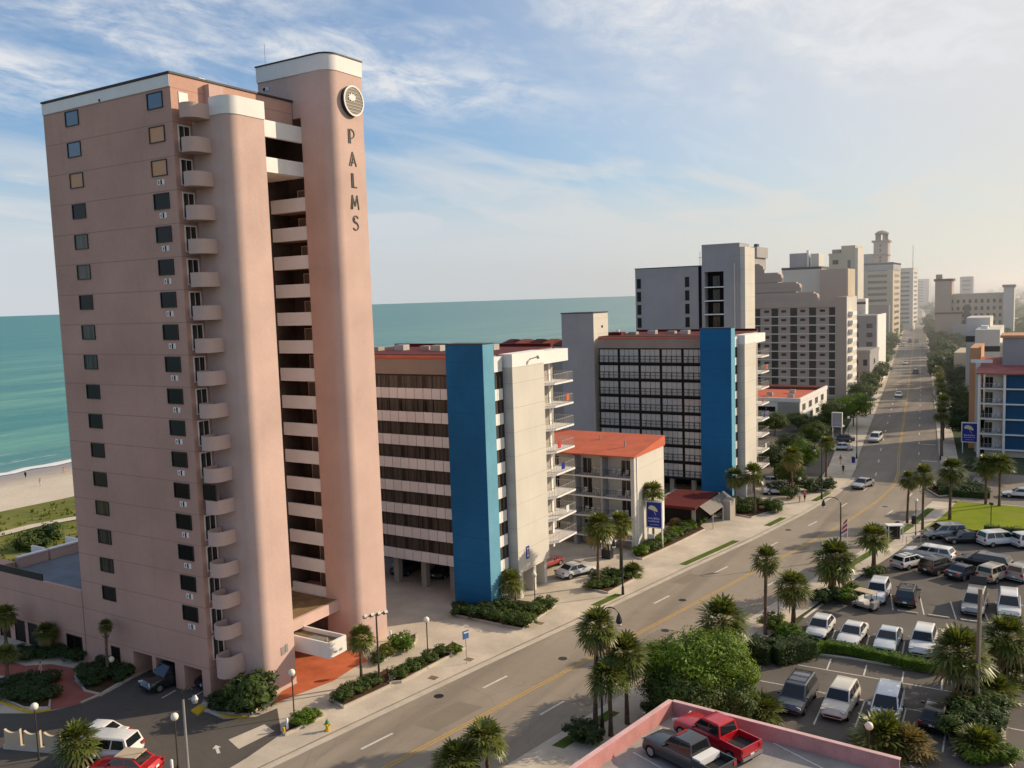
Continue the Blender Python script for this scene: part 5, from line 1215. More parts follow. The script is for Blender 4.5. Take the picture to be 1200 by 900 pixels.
def car_meshes(kd):
    if kd in CM: return CM[kd]
    L_, W, H, hz, bz, ws, rf, rr, rg, tz = KINDS[kd]; h = W/2; pk = kd == 'pickup'
    def ring(x, z, k, zb=.24): w_ = h*k; return [(x,-w_*.92,zb),(x,-w_,zb+.20),(x,-w_*1.0,z-.20),(x,-w_*.93,z-.05),(x,-w_*.72,z),(x,w_*.72,z),(x,w_*.93,z-.05),(x,w_*1.0,z-.20),(x,w_,zb+.20),(x,w_*.92,zb)]
    e = L_/2; out = {}
    bm = bmesh.new()
    st = [ring(e-.02,.60,.74,.32), ring(e-.07,.66,.86,.27), ring(e-.28,hz-.13,.96), ring(e-.8,hz-.03,1.0), ring(ws+.05,hz+.02,1.0), ring(ws-.35,bz,1.0)]
    if pk: st += [ring(rg-.02,bz,1.0), ring(rg-.03,.80,1.0), ring(-e+.06,.80,1.0), ring(-e+.02,.78,.98,.45)]
    else: st += [ring(rr,bz,1.0), ring(rg,tz,.99), ring(-e+.22,tz-.03,.96), ring(-e+.05,.74,.90,.30), ring(-e+.01,.64,.82,.34)]
    loft(bm, st)
    if pk:                                             # hollow load bed
        for a in ((rg-.03,-e+.02,-h,-h+.09),(rg-.03,-e+.02,h-.09,h)): bx(bm, a[0], a[1], a[2], a[3], .78, 1.20)
        bx(bm, -e+.02, -e+.10, -h+.091, h-.091, .78, 1.20)
    # cabin shell
    zr = H
    def crect(z, x0, x1, k): return [(x0,-h*k,z),(x0,h*k,z),(x1,h*k,z),(x1,-h*k,z)]
    lo, hi, cap = crect(bz-.03, ws, rg, .92), crect(zr-.06, rf, rr, .76), crect(zr, rf-.16, rr+.16, .66)
    vs = [[bm.verts.new(p) for p in q] for q in (lo, hi, cap)]
    for a, b in zip(vs, vs[1:]):
        for i in range(4): bm.faces.new((a[i], a[(i+1)%4], b[(i+1)%4], b[i]))
    bm.faces.new(vs[2])
    bm.normal_update()
    for f in bm.faces:
        if f.calc_center_median().z < .40 or (f.normal.z < -.3 and f.calc_center_median().z < .6): f.material_index = 1
    out['body'] = to_mesh('body', bm, 28)
    def pane(q, fu, fv, off=.012):
        """A pane inset in a four-sided face q = low-a, low-b, high-b, high-a."""
        q = [Vector(p) for p in q]; n = (q[1]-q[0]).cross(q[3]-q[0]).normalized()
        c = Vector((0,0,bz*.7))+Vector(((ws+rg)/2,0,0))
        if n.dot((q[0]+q[2])/2 - c) < 0: n = -n
        def P_(u, v): return q[0].lerp(q[1], u).lerp(q[3].lerp(q[2], u), v) + n*off
        b = bmesh.new(); vv = [b.verts.new(P_(u, v)) for u, v in ((fu[0],fv[0]),(fu[1],fv[0]),(fu[1],fv[1]),(fu[0],fv[1]))]; b.faces.new(vv); return to_mesh('pane', b, 'leaf')
    out['windscreen'] = pane((lo[0],lo[1],hi[1],hi[0]), (.05,.95), (.06,.96)); out['rear_window'] = pane((lo[3],lo[2],hi[2],hi[3]), (.08,.92), (.22 if not pk else .1,.94))
    cuts = ((.05,.50),(.54,.94)) if kd in ('saloon','hatchback','pickup') else ((.07,.36),(.39,.66),(.69,.95))
    out['side_window'] = [pane((lo[a],lo[b],hi[b],hi[a]), c, (.12,.93)) for a, b in ((0,3),(1,2)) for c in cuts]
    wr = .40 if pk else (.36 if kd == 'suv' else .33); b = bmesh.new()
    tube(b, [(0,-.10,0),(0,-.112,0),(0,.112,0),(0,.10,0)] if False else [(0,-.11,0),(0,.11,0)], wr, 18); out['tyre'] = to_mesh('tyre', b, 40)
    b = bmesh.new(); tube(b, [(0,-.116,0),(0,.116,0)], wr*.62, 12)
    out['rim'] = to_mesh('rim', b, 40); out['wr'] = wr
    b = bmesh.new(); bx(b, -.05,.05,-.20,.20,-.075,.075); out['lamp'] = to_mesh('lamp', b)
    b = bmesh.new(); bx(b, -.012,.012,-.17,.17,-.075,.075); out['plate'] = to_mesh('plate', b)
    b = bmesh.new(); bx(b, -.06,.06,-.10,.10,-.07,.07); out['mirror'] = to_mesh('mirror', b)
    if pk: b = bmesh.new(); bx(b, rg-.1,-e+.11,-h+.1,h-.1,.805,.83); out['bed'] = to_mesh('bed_liner', b)
    b = bmesh.new()
    for s in (-1,1): obar(b, (rf-.3,s*h*.66,H+.05), (rr+.2,s*h*.66,H+.05), .05, .05)
    for x in (rf-.4, (rf+rr)/2, rr+.3): obar(b, (x,-h*.66,H+.05), (x,h*.66,H+.05), .05, .03)
    out['rack'] = to_mesh('roof_rack', b)
    b = bmesh.new(); bx(b, e-.045, e+.012, -h*.60, h*.60, .40, .52); out['grille'] = to_mesh('grille', b)
    CM[kd] = out; return out
PAINTS = {}
def paintm(c, metal=0):
    key = (c, metal)
    if key not in PAINTS: PAINTS[key] = paint('car_paint', c, metal)
    return PAINTS[key]
WHITE, SILVER, BLACK, NAVY, TAN, GREY, RED, CHAR = (.76,.75,.73), (.42,.42,.43), (.012,.012,.014), (.012,.016,.035), (.42,.36,.29), (.22,.22,.23), (.50,.008,.022), (.045,.05,.058)
def car(kd, x, y, ang, paintc, label, z=.02, metal=0, s=1.07, group=None, rack=False, name=None, far=False, roof=None):
    m = car_meshes(kd); L_, W, H, hz, bz, ws, rf, rr, rg, tz = KINDS[kd]; e, h = L_/2, W/2
    nm = name or {'pickup':'pickup_truck','suv':'parked_suv','minivan':'minivan','saloon':'parked_car','hatchback':'parked_car','estate':'estate_car','long_wagon':'long_wagon'}[kd]
    t = thing(nm, label, {'pickup':'pickup truck','suv':'SUV','minivan':'minivan'}.get(kd, 'car'), (x,y,z), math.radians(ang), group, s=s)
    pm = paintm(paintc, metal)
    def p(n, me, mat, loc=(0,0,0), par=None):
        o = bpy.data.objects.new(n, me); col.objects.link(o); o.parent = par or t; o.location = loc
        if not me.materials:
            me.materials.append(mat)
            if n == 'body': me.materials.append(M['trim'])
        if me.materials[0] != mat: o.material_slots[0].link = 'OBJECT'; o.material_slots[0].material = mat
        return o
    p('body', m['body'], pm); p('windscreen', m['windscreen'], M['carglass']); p('rear_window', m['rear_window'], M['carglass'])
    for q in m['side_window']: p('side_window', q, M['carglass'])
    wr = m['wr']
    for sx_ in (e-.88, -e+.95):
        for sy in (-1, 1):
            wl = bpy.data.objects.new('wheel', m['tyre']); col.objects.link(wl); wl.parent = t; wl.location = (sx_, sy*(h-.105), wr)
            if not m['tyre'].materials: m['tyre'].materials.append(M['tyre'])
            p('rim', m['rim'], M['rim'], (0,0,0), wl)
    if far: return t
    for sy in (-1, 1):
        a = p('headlight', m['lamp'], M['lens'], (e-.16, sy*h*.70, hz-.26)); a.rotation_euler = (0, .25, -sy*.45)
        a = p('tail_light', m['lamp'], M['tail'], (-e+.05 if not pk_(kd) else -e+.03, sy*h*.80, tz-.16 if not pk_(kd) else 1.0)); a.scale = (1,.6,1.5 if kd not in ('saloon',) else 1)
        p('mirror', m['mirror'], pm, (ws-.30, sy*(h+.06), bz+.06))
    p('number_plate', m['plate'], M['sign_white'], (-e-.005, 0, .68 if not pk_(kd) else .62)); p('grille', m['grille'], M['trim'])
    if pk_(kd): p('bed_liner', m['bed'], M['trim'])
    if rack: p('roof_rack', m['rack'], M['trim'])
    return t
def pk_(k): return k == 'pickup'
# row facing the camera behind the low hedge
car('hatchback', -17.6, 84.9, -92, WHITE, 'white compact hatchback, first of the four facing the low hedge from the flowering shrub')
car('saloon', -14.6, 84.6, -93, WHITE, 'pearl white saloon with sunroof, second of the four facing the low hedge', metal=.1)
car('saloon', -11.5, 84.7, -91, (.60,.66,.68), 'pale blue white saloon, third of the four facing the low hedge', metal=.2)
car('suv', -8.6, 85.0, -90, WHITE, 'white SUV half behind the big palm, facing the low hedge')
# lower lot
t = car('minivan', -16.1, 69.2, -92, (.12,.13,.15), 'dark grey minivan with silver flanks parked beside the palmetto', metal=.5, rack=True)
car('suv', -12.9, 69.6, -93, (.68,.63,.54), 'cream SUV parked between the dark minivan and the white minivan')
car('minivan', -9.6, 70.4, -88, (.74,.75,.77), 'white minivan with two tone roof beside the palmetto clump')
car('hatchback', -6.2, 70.7, 88, BLACK, 'black hatchback with red tail lamps by the island of the utility pole')
# middle row
car('suv', -14.3, 97.4, -90, (.70,.72,.74), 'white pickup style SUV behind the golf cart')
car('suv', -11.4, 97.6, 90, BLACK, 'black SUV with its rear to the aisle, pale roof shine', rack=True)
t = car('minivan', -5.2, 98.2, -92, (.40,.39,.37), 'silver minivan with dark open tailgate beside the utility pole top', metal=.5)
bm = bmesh.new(); obar(bm, (-2.4,0,1.75), (-3.3,0,2.25), 1.5, .06); obj('tailgate', bm, M['trim'], t)
car('minivan', -2.2, 98.9, -88, WHITE, 'white minivan with open side door next to the silver one with raised tailgate')
# angled row, rears to the camera
car('estate', -12.6, 110.6, 58, WHITE, 'white estate car at the street end of the angled row', rack=True)
car('suv', -9.6, 109.8, 62, (.02,.022,.03), 'black and silver SUV second in the angled row')
car('saloon', -6.8, 109.0, 60, NAVY, 'dark navy saloon in the middle of the angled row')
car('suv', -3.8, 109.4, 64, TAN, 'tan SUV in the angled row beside the dark navy saloon')
car('suv', -1.0, 111.0, 66, (.38,.36,.32), 'greyish SUV at the right end of the angled row')
# aisle
car('long_wagon', -11.2, 115.0, 168, WHITE, 'long white wagon driving along the parking aisle', name='long_wagon')
car('long_wagon', -5.2, 114.0, 166, BLACK, 'long black wagon with slanted tail in the parking aisle')
# back row along the lawn
car('minivan', -10.4, 125.3, 210, (.36,.36,.37), 'silver grey minivan at the street end of the lawn row', metal=.5)
car('saloon', -7.9, 124.0, 207, BLACK, 'black saloon between two minivans along the lawn')
car('minivan', -3.9, 124.6, 38, WHITE, 'white minivan with tinted windows along the lawn')
car('minivan', -.2, 125.4, 38, WHITE, 'white minivan cut by the picture edge along the lawn')
# trucks on the deck
R_ = car('pickup', -18.0, 54.35, 158, RED, 'bright red pickup truck with open black bed on the parking deck', z=3.006, s=1.04)
K_ = car('pickup', -18.8, 51.1, 159.5, CHAR, 'dark grey pickup truck with white toolbox and red roof lights', z=3.006, s=1.07, metal=.3)
bm = bmesh.new(); bx(bm, -1.75, -1.15, -.88, .88, .9, 1.28); obj('toolbox', bm, M['sign_white'], K_)
for i in range(5): bm = bmesh.new(); bx(bm, .28, .42, -.42+i*.19, -.30+i*.19, 1.86, 1.93); obj('roof_light', bm, M['tail'], K_)
bm = bmesh.new(); bx(bm, -2.98, -2.88, -.95, .95, .42, .60); obj('rear_bumper', bm, M['rim'], R_)
# cars on the road
car('suv', *(-20.26,105.48), 259, BLACK, 'dark SUV driving behind the broad short palm', name='moving_suv', z=.02)
car('saloon', *(-24.87,152.55), 254, SILVER, 'silver saloon on the shaded part of the road by the pavement corner', metal=.6, name='moving_car')
car('minivan', *(-30.10,200.27), 268, WHITE, 'white van on the road in the shade of the blue hotel', name='moving_van')
car('saloon', *(-36.38,284.50), 276, WHITE, 'white saloon farther along in the left lane', name='moving_car')
car('suv', *(-40.37,361.69), 96, CHAR, 'dark SUV driving away in the right lane', name='moving_suv')
car('saloon', *(-49.23,404.97), 276, WHITE, 'white saloon ahead of the dark SUV', name='moving_car')
car('saloon', *(-65.45,526.92), 276, SILVER, 'small silver car alone in the empty far lane', name='moving_car', far=True)
r4 = random.Random(9)
for i in range(20):
    y = r4.choice((520,560,575,590,620,700,760,830,900,1000))+r4.uniform(-10,10); o = r4.choice((-5,-1.8,1.8,5))
    x = cl_x(y)+o; car(r4.choice(('saloon','suv')), x, y, 96 if o > 0 else 276, r4.choice((WHITE,SILVER,CHAR,RED,WHITE)), 'tiny distant car in the traffic at the far crossing', far=True, name='distant_car', group='distant cars at the far crossing', metal=0)
for i, (u, v) in enumerate(((992,437),(1000,431),(998,448),(1030,410),(1024,428),(1016,470),(1105,438),(1112,430),(1118,446),(1104,452))):
    x, y = G(u, v); car('saloon', x, y, 10+i*3, (WHITE,SILVER,WHITE,CHAR)[i % 4], 'small parked car beside the street trees', far=True, name='parked_car', group='small cars parked beside the street trees', z=.14)
# other parked cars
car('saloon', *(-46.77,90.49), 66, WHITE, 'white saloon parked under the dark blue slab hotel', z=.14)
car('saloon', *(-51.43,91.59), 80, (.35,.03,.03), 'dark red car half behind the end wall pier', z=.14)
car('suv', -65.3, 47.9, 262, (.012,.014,.02), 'black SUV leaving the tower garage', z=.16)
car('hatchback', -61.6, 50.5, 250, (.01,.012,.03), 'dark blue car inside the tower garage', z=.01)
car('minivan', *(-58.89,37.06), 200, WHITE, 'long white van parked behind the yellow green palm', z=.16, s=1.1)
car('saloon', *(-61.61,38.19), 200, WHITE, 'white car with rounded roof behind the long white van', z=.16)
t = car('saloon', *(-55.46,36.49), 200, (.52,.012,.02), 'red car with tan soft top at the lower edge', z=.16, s=1.05)
bm = bmesh.new(); bx(bm, -1.25, .35, -.66, .66, 1.40, 1.47); obj('soft_top', bm, plain('tan_canvas', (.50,.40,.28), .9, .2), t)
car('suv', -66, 83, 92, CHAR, 'dark car in the undercroft of the dark blue slab hotel', z=.02)
car('saloon', -61, 84, 88, (.03,.03,.04), 'second dark car in the undercroft near the slab', z=.02)
car('saloon', *(-34.82,186.14), 192, WHITE, 'white car nosing out of the drive below the white box sign', z=.14)
car('saloon', *(-38.66,148.29), 20, SILVER, 'silver car beside the end of the bright blue hotel', z=.14)
car('saloon', *(-35.99,141.69), 24, WHITE, 'white car among shrubs by the bright blue hotel', z=.14)
car('saloon', *(-36.31,196.85), 190, CHAR, 'dark car behind the white one in the drive', z=.14)
car('saloon', *(-2.17,154.02), 186, WHITE, 'white car on the side road at the right edge', z=.03)
# golf cart
gc = thing('golf_cart', 'golf cart with tan flat roof parked behind the white saloon', 'golf cart', (-14.9,93.6,.02), math.radians(-20))
bm = bmesh.new(); bx(bm,-1.2,1.2,-.58,.58,.35,.62); bx(bm,.75,1.2,-.55,.55,.62,1.0); obj('chassis', bm, M['steel'], gc)
bm = bmesh.new(); bx(bm,-.5,.1,-.55,.55,.62,.85); bx(bm,-.6,-.48,-.55,.55,.85,1.25); obj('seat', bm, M['white_frame'], gc)
bm = bmesh.new(); prism(bm, [(-1.0,-.62),(.95,-.62),(1.02,-.5),(1.02,.5),(.95,.62),(-1.0,.62)], 1.86, 1.94); obj('canopy', bm, plain('tan_roof', (.52,.42,.27), .7, .3), gc)
bm = bmesh.new()
for x in (-.95,.9):
    for y in (-.54,.54): obar(bm, (x*.9+.05,y,.6), (x,y,1.87), .04, .04)
obj('roof_posts', bm, M['black'], gc)
for x in (-.8,.82):
    for y in (-.5,.5): bm = bmesh.new(); tube(bm, [(x,y-.1,.23),(x,y+.1,.23)], .23, 14); obj('wheel', bm, M['tyre'], gc)
bm = bmesh.new(); tube(bm, [(.6,.2,1.0),(.45,.2,1.08)], .2, 14); obj('steering_wheel', bm, M['black'], gc)

# ------------------------------------------------------------------ lamps, signs, street furniture
def globe_lamp(x, y, h, label, z=.13, r=.24, m='bronze'):
    t = thing('globe_lamp', label, 'street lamp', (x,y,z))
    bm = bmesh.new(); tube(bm, [(0,0,0),(0,0,.25),(0,0,.27),(0,0,h-r)], [.10,.10,.055,.05], 10); obj('pole', bm, M[m], t, 40)
    bm = bmesh.new(); ball(bm, (0,0,h), r*1.15, 16, 10, 1.05); obj('globe', bm, M['globe'], t, 80)
    bm = bmesh.new(); tube(bm, [(0,0,h-r*1.4),(0,0,h-r*.95)], [.06,.13], 10); obj('collar', bm, M[m], t); return t
for u, v, vt, lab in ((46,893,830,'globe lamp behind the sculpted sign wall'),(209,902,842,'globe lamp by the drive entrance arrow'),(345,842,790,'globe lamp at the corner planter beside the hydrant'),(502,781,728,'globe lamp in the planter by the bus sign'),(627,706,675,'globe lamp before the foot of the cream end wall'),(912,722,687,'globe lamp beside the stout palm'),(829,795,738,'globe lamp poking out of the bushy tree'),(1018,908,853,'globe lamp standing at the pink wall end'),(1073,628,588,'globe lamp at the tight pair of palms'),(937,578,562,'small globe lamp in shrubs of the bright blue hotel'),(994,512,490,'globe lamp near the bright street tree'),(988,516,500,'globe lamp by the white box sign'),(132,793,775,'globe lamp in the dark garage bed')):
    globe_lamp(*G(u, v), max(1.5, Hh(u, v, vt)), lab)
def crook_lamp(x, y, h, ang, label, reach=1.9, z=.13):
    t = thing('street_lamp', label, 'street lamp', (x,y,z), math.radians(ang))
    bm = bmesh.new(); tube(bm, [(0,0,0),(0,0,.9),(0,0,1.0),(0,0,h*.88)] + [(reach*(1-math.cos(a))*.5, 0, h*.88+h*.12*math.sin(a)) for a in (.4,.8,1.2,1.57,2.0,2.5)] , [.17,.15,.09,.075]+[.05]*6, 8); obj('pole', bm, M['black'], t, 40)
    xe_ = reach*(1-math.cos(2.5))*.5; ze = h*.88+h*.12*math.sin(2.5)
    bm = bmesh.new(); tube(bm, [(xe_,0,ze),(xe_,0,ze-.25),(xe_,0,ze-.6),(xe_,0,ze-.75)], [.06,.16,.24,.20], 12); obj('lantern', bm, M['black'], t)
    bm = bmesh.new(); ball(bm, (xe_,0,ze-.82), .19, 12, 8); obj('lens', bm, M['globe'], t, 80); return t
crook_lamp(*(-20.41,109.88), 7.65, 195, 'black curved arm lamp post between the two bushy palms', 2.2)
crook_lamp(*(-27.94,57.75), 9.71, 20, 'black curved lamp post rising among the kerbside palms', 1.6)
crook_lamp(*(-38.98,86.57), 6.37, 170, 'black lamp post on the verge of the kerb island', 1.2)
crook_lamp(*(-28.99,140.74), 8.96, 160, 'black lamp post on the left pavement near the couple', 1.4)
crook_lamp(*(-30.10,177.78), 9.01, 160, 'black lamp post beside the litter bin', 1.2)
crook_lamp(*(-37.70,242.20), 6.72, 160, 'small black lamp post by the far street trees', 1.2)
crook_lamp(*(-15.79,181.40), 11.37, 10, 'black lamp post on the right pavement by the dark palm', 1.2)
t = thing('street_lamp', 'grey twin necked lamp post in the hotel drive', 'street lamp', (*(-49.78,37.38),.15))
bm = bmesh.new(); h = 6.33; tube(bm, [(0,0,0),(0,0,h)], [.13,.08], 10); obj('pole', bm, M['steel'], t, 40)
bm = bmesh.new(); tube(bm, [(0,0,h),(.05,0,h+.5),(.35,.1,h+.9),(.75,.2,h+.8),(.9,.25,h+.4)], [.05,.05,.05,.05,.05], 8); tube(bm, [(0,0,h),(-.1,0,h+.4),(-.15,.1,h+.7)], .04, 8); obj('neck', bm, M['black'], t, 40)
bm = bmesh.new(); tube(bm, [(.9,.25,h+.4),(.9,.25,h+.1),(.9,.25,h-.15)], [.10,.24,.16], 12); obj('lamp_head', bm, M['steel'], t)
t = thing('floodlight_pole', 'brown pole with a bar of four floodlights before the lettered fin', 'floodlight', (*(-48.25,55.98),.13))
h = 6.38; bm = bmesh.new(); tube(bm, [(0,0,0),(0,0,h)], [.10,.07], 8); obj('pole', bm, M['bronze'], t)
bm = bmesh.new(); obar(bm, (-.5,-.9,h), (.5,.9,h), .08, .08); obj('crossbar', bm, M['bronze'], t)
for i in range(4): bm = bmesh.new(); x = -.45+.3*i; y = -.8+.53*i; obar(bm, (x,y,h+.1), (x-.3,y+.1,h-.15), .3, .26); obj('floodlight', bm, M['steel'], t)
t = thing('bus_stop_sign', 'blue bus stop sign on a thin post at the kerb', 'sign', (*(-44.18,63.38),.13))
bm = bmesh.new(); tube(bm, [(0,0,0),(0,0,3.0)], .035, 8); obj('post', bm, M['steel'], t)
bm = bmesh.new(); obar(bm, (-.1,-.32,2.7), (.1,.32,2.7), .05, .75); obj('sign_panel', bm, plain('blue_sign', (.04,.14,.36), .5, .4, var=.1), t); bm = bmesh.new(); obar(bm, (-.02,-.25,2.92), (.16,.25,2.92), .02, .12); obj('sign_band', bm, M['sign_white'], t)
# hydrant
t = thing('fire_hydrant', 'yellow fire hydrant with green cap on the pavement', 'fire hydrant', (*(-46.81,47.96),.13), .5, s=1.25)
bm = bmesh.new(); tube(bm, [(0,0,0),(0,0,.06),(0,0,.061),(0,0,.5)], [.17,.17,.11,.11], 14); obj('barrel', bm, M['yellow'], t, 40)
bm = bmesh.new(); tube(bm, [(-.22,0,.40),(.22,0,.40)], .06, 10); tube(bm, [(0,-.2,.36),(0,0,.36)], .075, 10); obj('nozzle', bm, M['yellow'], t, 40)
bm = bmesh.new(); tube(bm, [(0,0,.5),(0,0,.56),(0,0,.66),(0,0,.70)], [.14,.13,.07,.03], 14); tube(bm, [(0,0,.7),(0,0,.77)], .03, 6); obj('cap', bm, plain('green_paint', (.05,.22,.10), .5, .4), t, 40)
for u, v, lab, mt in ((337,858,'white bollard at the drive mouth','sign_white'),(333,862,'yellow post stub beside the white bollard','yellow'),(202,908,'white bollard by the drive lamp','sign_white'),(458,752,'white post behind the round bright bush','sign_white'),(276,838,'short white marker in the bush bed','sign_white')):
    bm = bmesh.new(); tube(bm, [(0,0,0),(0,0,.95 if mt != 'yellow' else .5),(0,0,1.02 if mt != 'yellow' else .55)], [.11,.11,.05], 12); o = obj('bollard', bm, M[mt], smooth=40); o.location = (*G(u, v), .13); tag(o, lab, 'bollard')
bm = bmesh.new(); prism(bm, [(-.6,-.12),(.3,-.12),(.3,-.32),(.8,0),(.3,.32),(.3,.12),(-.6,.12)], 0, .006); o = obj('arrow_marking', bm, M['line_white'], drv); o.location = (*(-52.15,41.83),.156); o.rotation_euler = (0,0,2.6)
t = thing('sign_wall', 'low sculpted wall of three scalloped beige panels at the forecourt edge', 'sign wall', (*(-64.67,35.16),.15), .33)
bm = bmesh.new(); bx(bm, -2.6, 2.6, -.15, .15, 0, .35); obj('base', bm, M['kerb'], t)
for i in range(3):
    bm = bmesh.new(); x = -1.75+i*1.75; n = 8
    lo = [bm.verts.new((x-.7+1.4*k/n, s, .351)) for s in (-.1,.1) for k in range(n+1)]; hi = [bm.verts.new((x-.7+1.4*k/n, s, 1.25+.3*abs(2*k/n-1)**2+.12*k/n)) for s in (-.1,.1) for k in range(n+1)]
    for k in range(n):
        for b_, fl in ((0,0),(n+1,1)): bm.faces.new((lo[b_+k], lo[b_+k+1], hi[b_+k+1], hi[b_+k]))
        bm.faces.new((hi[k], hi[k+1], hi[n+2+k], hi[n+1+k]))
    bm.faces.new((lo[0], lo[n+1], hi[n+1], hi[0])); bm.faces.new((lo[n], hi[n], hi[2*n+1], lo[2*n+1])); obj('scalloped_panel', bm, M['sand'], t)
# hotel pole signs: white cabinet, blue face, pale parasol emblem, rows of lettering too small to read
def greek(t, x0, x1, z, h, y, mat, seed):
    r = random.Random(seed); x = x0; bm = bmesh.new()
    while x < x1-.05: w_ = r.uniform(.5,.95)*h; bx(bm, x, min(x+w_, x1), y-.012, y, z, z+h*r.choice((.7,.7,1))); x += w_+h*.3
    obj('lettering', bm, mat, t)
def pole_sign(x, y, z0, wd, hh, label, ang=0, emblem=True, face='sign_blue'):
    t = thing('hotel_sign', label, 'sign', (x,y,.13), math.radians(ang))
    for s in (-1,1): bm = bmesh.new(); bx(bm, s*wd*.42-.09, s*wd*.42+.09, -.09, .09, 0, z0); obj('post', bm, M['white_frame'], t)
    bm = bmesh.new(); bx(bm, -wd/2, wd/2, -.28, .28, z0, z0+hh); c = obj('cabinet', bm, M['sign_white'], t)
    bm = bmesh.new(); bx(bm, -wd/2+.16, wd/2-.16, -.30, -.281, z0+.16, z0+hh-.16); obj('sign_face', bm, M[face], t)
    if emblem:
        bm = bmesh.new(); cx0, cz0, R0 = -.05, z0+hh*.66, wd*.27
        pts = [(cx0+R0*math.cos(a)*1.05-.1, cz0+R0*math.sin(a)+.25*R0*math.cos(a)*-1) for a in [PI*i/10 for i in range(11)]]
        v = [bm.verts.new((p, -.315, q)) for p, q in pts]; bm.faces.new(v); f = bmesh.ops.extrude_face_region(bm, geom=bm.faces[:]); [setattr(g, 'co', g.co+Vector((0,.012,0))) for g in f['geom'] if isinstance(g, bmesh.types.BMVert)]
        obj('emblem_canopy', bm, plain('pale_yellow', (.72,.68,.42), .5, .4, var=.1), t)
        bm = bmesh.new(); obar(bm, (cx0,-.31,cz0), (cx0+.22*wd*.6,-.31,cz0-R0*.95), .015, .05); obj('emblem_pole', bm, M['sign_white'], t)
    pale = plain('pale_blue_lettering', (.42,.46,.75), .5, .4, var=0)
    for q, (f0, f1, zz, hh_) in enumerate(((-.34,.34,.33,.075),(-.34,.34,.23,.06),(-.25,.28,.12,.035))): greek(t, f0*wd, f1*wd, z0+hh*zz, hh*hh_, -.302, pale, q+int(wd*7))
    return t
x, y = G(766, 640); pole_sign(-42.6, 105.2, 2.6, 2.3, 3.6, 'tall hotel sign with blue face and pale parasol emblem before the motel'); bm = bmesh.new(); bx(bm, -43.6, -42.6, 104.9, 105.0, .2, 1.9); tag(obj('notice_board', bm, M['sign_white']), 'small white notice board below the blue parasol sign', 'notice board')
x, y = (-11.51,190.75); pole_sign(x, y, 2.2, 2.9, 3.9, 'white framed blue sign before the small blue hotel at the right')
x, y = (-37.51,197.61); pole_sign(x, y, 3.0, 2.2, 3.2, 'white box sign with dark face on posts in the drive beyond the couple', emblem=False, face='grey')
# flag, utility pole, bins, shelter
t = thing('flagpole', 'slim white flagpole with a red and white flag at the kerb', 'flagpole', (*(-20.69,115.84),.13))
h = 3.69; bm = bmesh.new(); tube(bm, [(0,0,0),(0,0,h)], .04, 8); obj('pole', bm, M['sign_white'], t)
bm = bmesh.new(); rows = [[bm.verts.new((-.95*k/5*(.55+.45*j/6), .10*math.sin(k*1.3+j), h-.05-1.9*j/6-.7*k/5)) for k in range(6)] for j in range(7)]
for j in range(6):
    for k in range(5): f = bm.faces.new((rows[j][k], rows[j][k+1], rows[j+1][k+1], rows[j+1][k])); f.material_index = 1 if j % 2 else 0
obj('flag', bm, [M['red'], M['sign_white']], t)
t = thing('utility_pole', 'leaning weathered wooden utility pole rising from the kerbed island', 'utility pole', (*(-3.64,73.35),0))
h = 10.00; bm = bmesh.new(); tube(bm, [(0,0,0),(.12,0,h)], [.19,.15], 10); obj('pole', bm, M['wood'], t); bm = bmesh.new(); tube(bm, [(.05,-.2,0),(.17,-.17,h-.4)], .05, 6); obj('conduit', bm, M['steel'], t)
for u, v, lab, mt in ((1000,543,'dark blue litter bin on the left pavement','sign_blue'),(1071,615,'dark litter bin by the tight pair of palms','black'),(1052,622,'red brown newspaper box beside the white shelter','roof_red')):
    t = thing('litter_bin', lab, 'litter bin', (*G(u, v),.13)); bm = bmesh.new(); tube(bm, [(0,0,0),(0,0,.95)], [.30,.34], 14); obj('body', bm, M[mt], t, 40); bm = bmesh.new(); tube(bm, [(0,0,.95),(0,0,1.05),(0,0,1.2)], [.36,.36,.12], 14); obj('lid', bm, M['black'], t, 40)
t = thing('shelter', 'small white framed glass shelter by the pavement next to the lot', 'shelter', (*(-15.71,120.27),.13), .5)
bm = bmesh.new()
for x in (-.9,.9):
    for y in (-.45,.45): bx(bm, x-.04, x+.04, y-.04, y+.04, 0, 2.2)
obj('frame', bm, M['sign_white'], t); bm = bmesh.new(); bx(bm, -1.05, 1.05, -.6, .6, 2.2, 2.3); obj('roof', bm, M['sign_white'], t); bm = bmesh.new(); bx(bm, -.86, .86, .40, .42, .2, 2.1); obj('rear_pane', bm, M['carglass'], t)
t = thing('short_fence', 'low wire fence with thin posts beside the shelter', 'fence', (*(-14.17,119.25),.13), .9)
for i in range(4): bm = bmesh.new(); bx(bm, i*1.2-.03, i*1.2+.03, -.03, .03, 0, 1.1); obj('post', bm, M['steel'], t)
bm = bmesh.new(); obar(bm, (0,0,1.05), (3.6,0,1.05), .03, .03); obar(bm, (0,0,.5), (3.6,0,.5), .03, .03); obj('rail', bm, M['steel'], t)
t = thing('lawn_spotlight', 'thin black spotlight post on the sunny lawn', 'spotlight', (*(-5.20,130.91),.14)); bm = bmesh.new(); tube(bm, [(0,0,0),(0,0,3.6)], .05, 8); obj('post', bm, M['black'], t); bm = bmesh.new(); obar(bm, (-.2,-.1,3.7), (.2,.1,3.6), .25, .3); obj('lamp_head', bm, M['black'], t)
t = thing('bench', 'low concrete bench slab in the planter by the bus sign', 'bench', (*(-46.97,63.69),.2), .6); bm = bmesh.new(); bx(bm, -1.0, 1.0, -.3, .3, .38, .5); obj('seat', bm, M['roof_brown'], t)
for x in (-.7,.7): bm = bmesh.new(); bx(bm, x-.12, x+.12, -.25, .25, 0, .38); obj('leg', bm, M['kerb'], t)
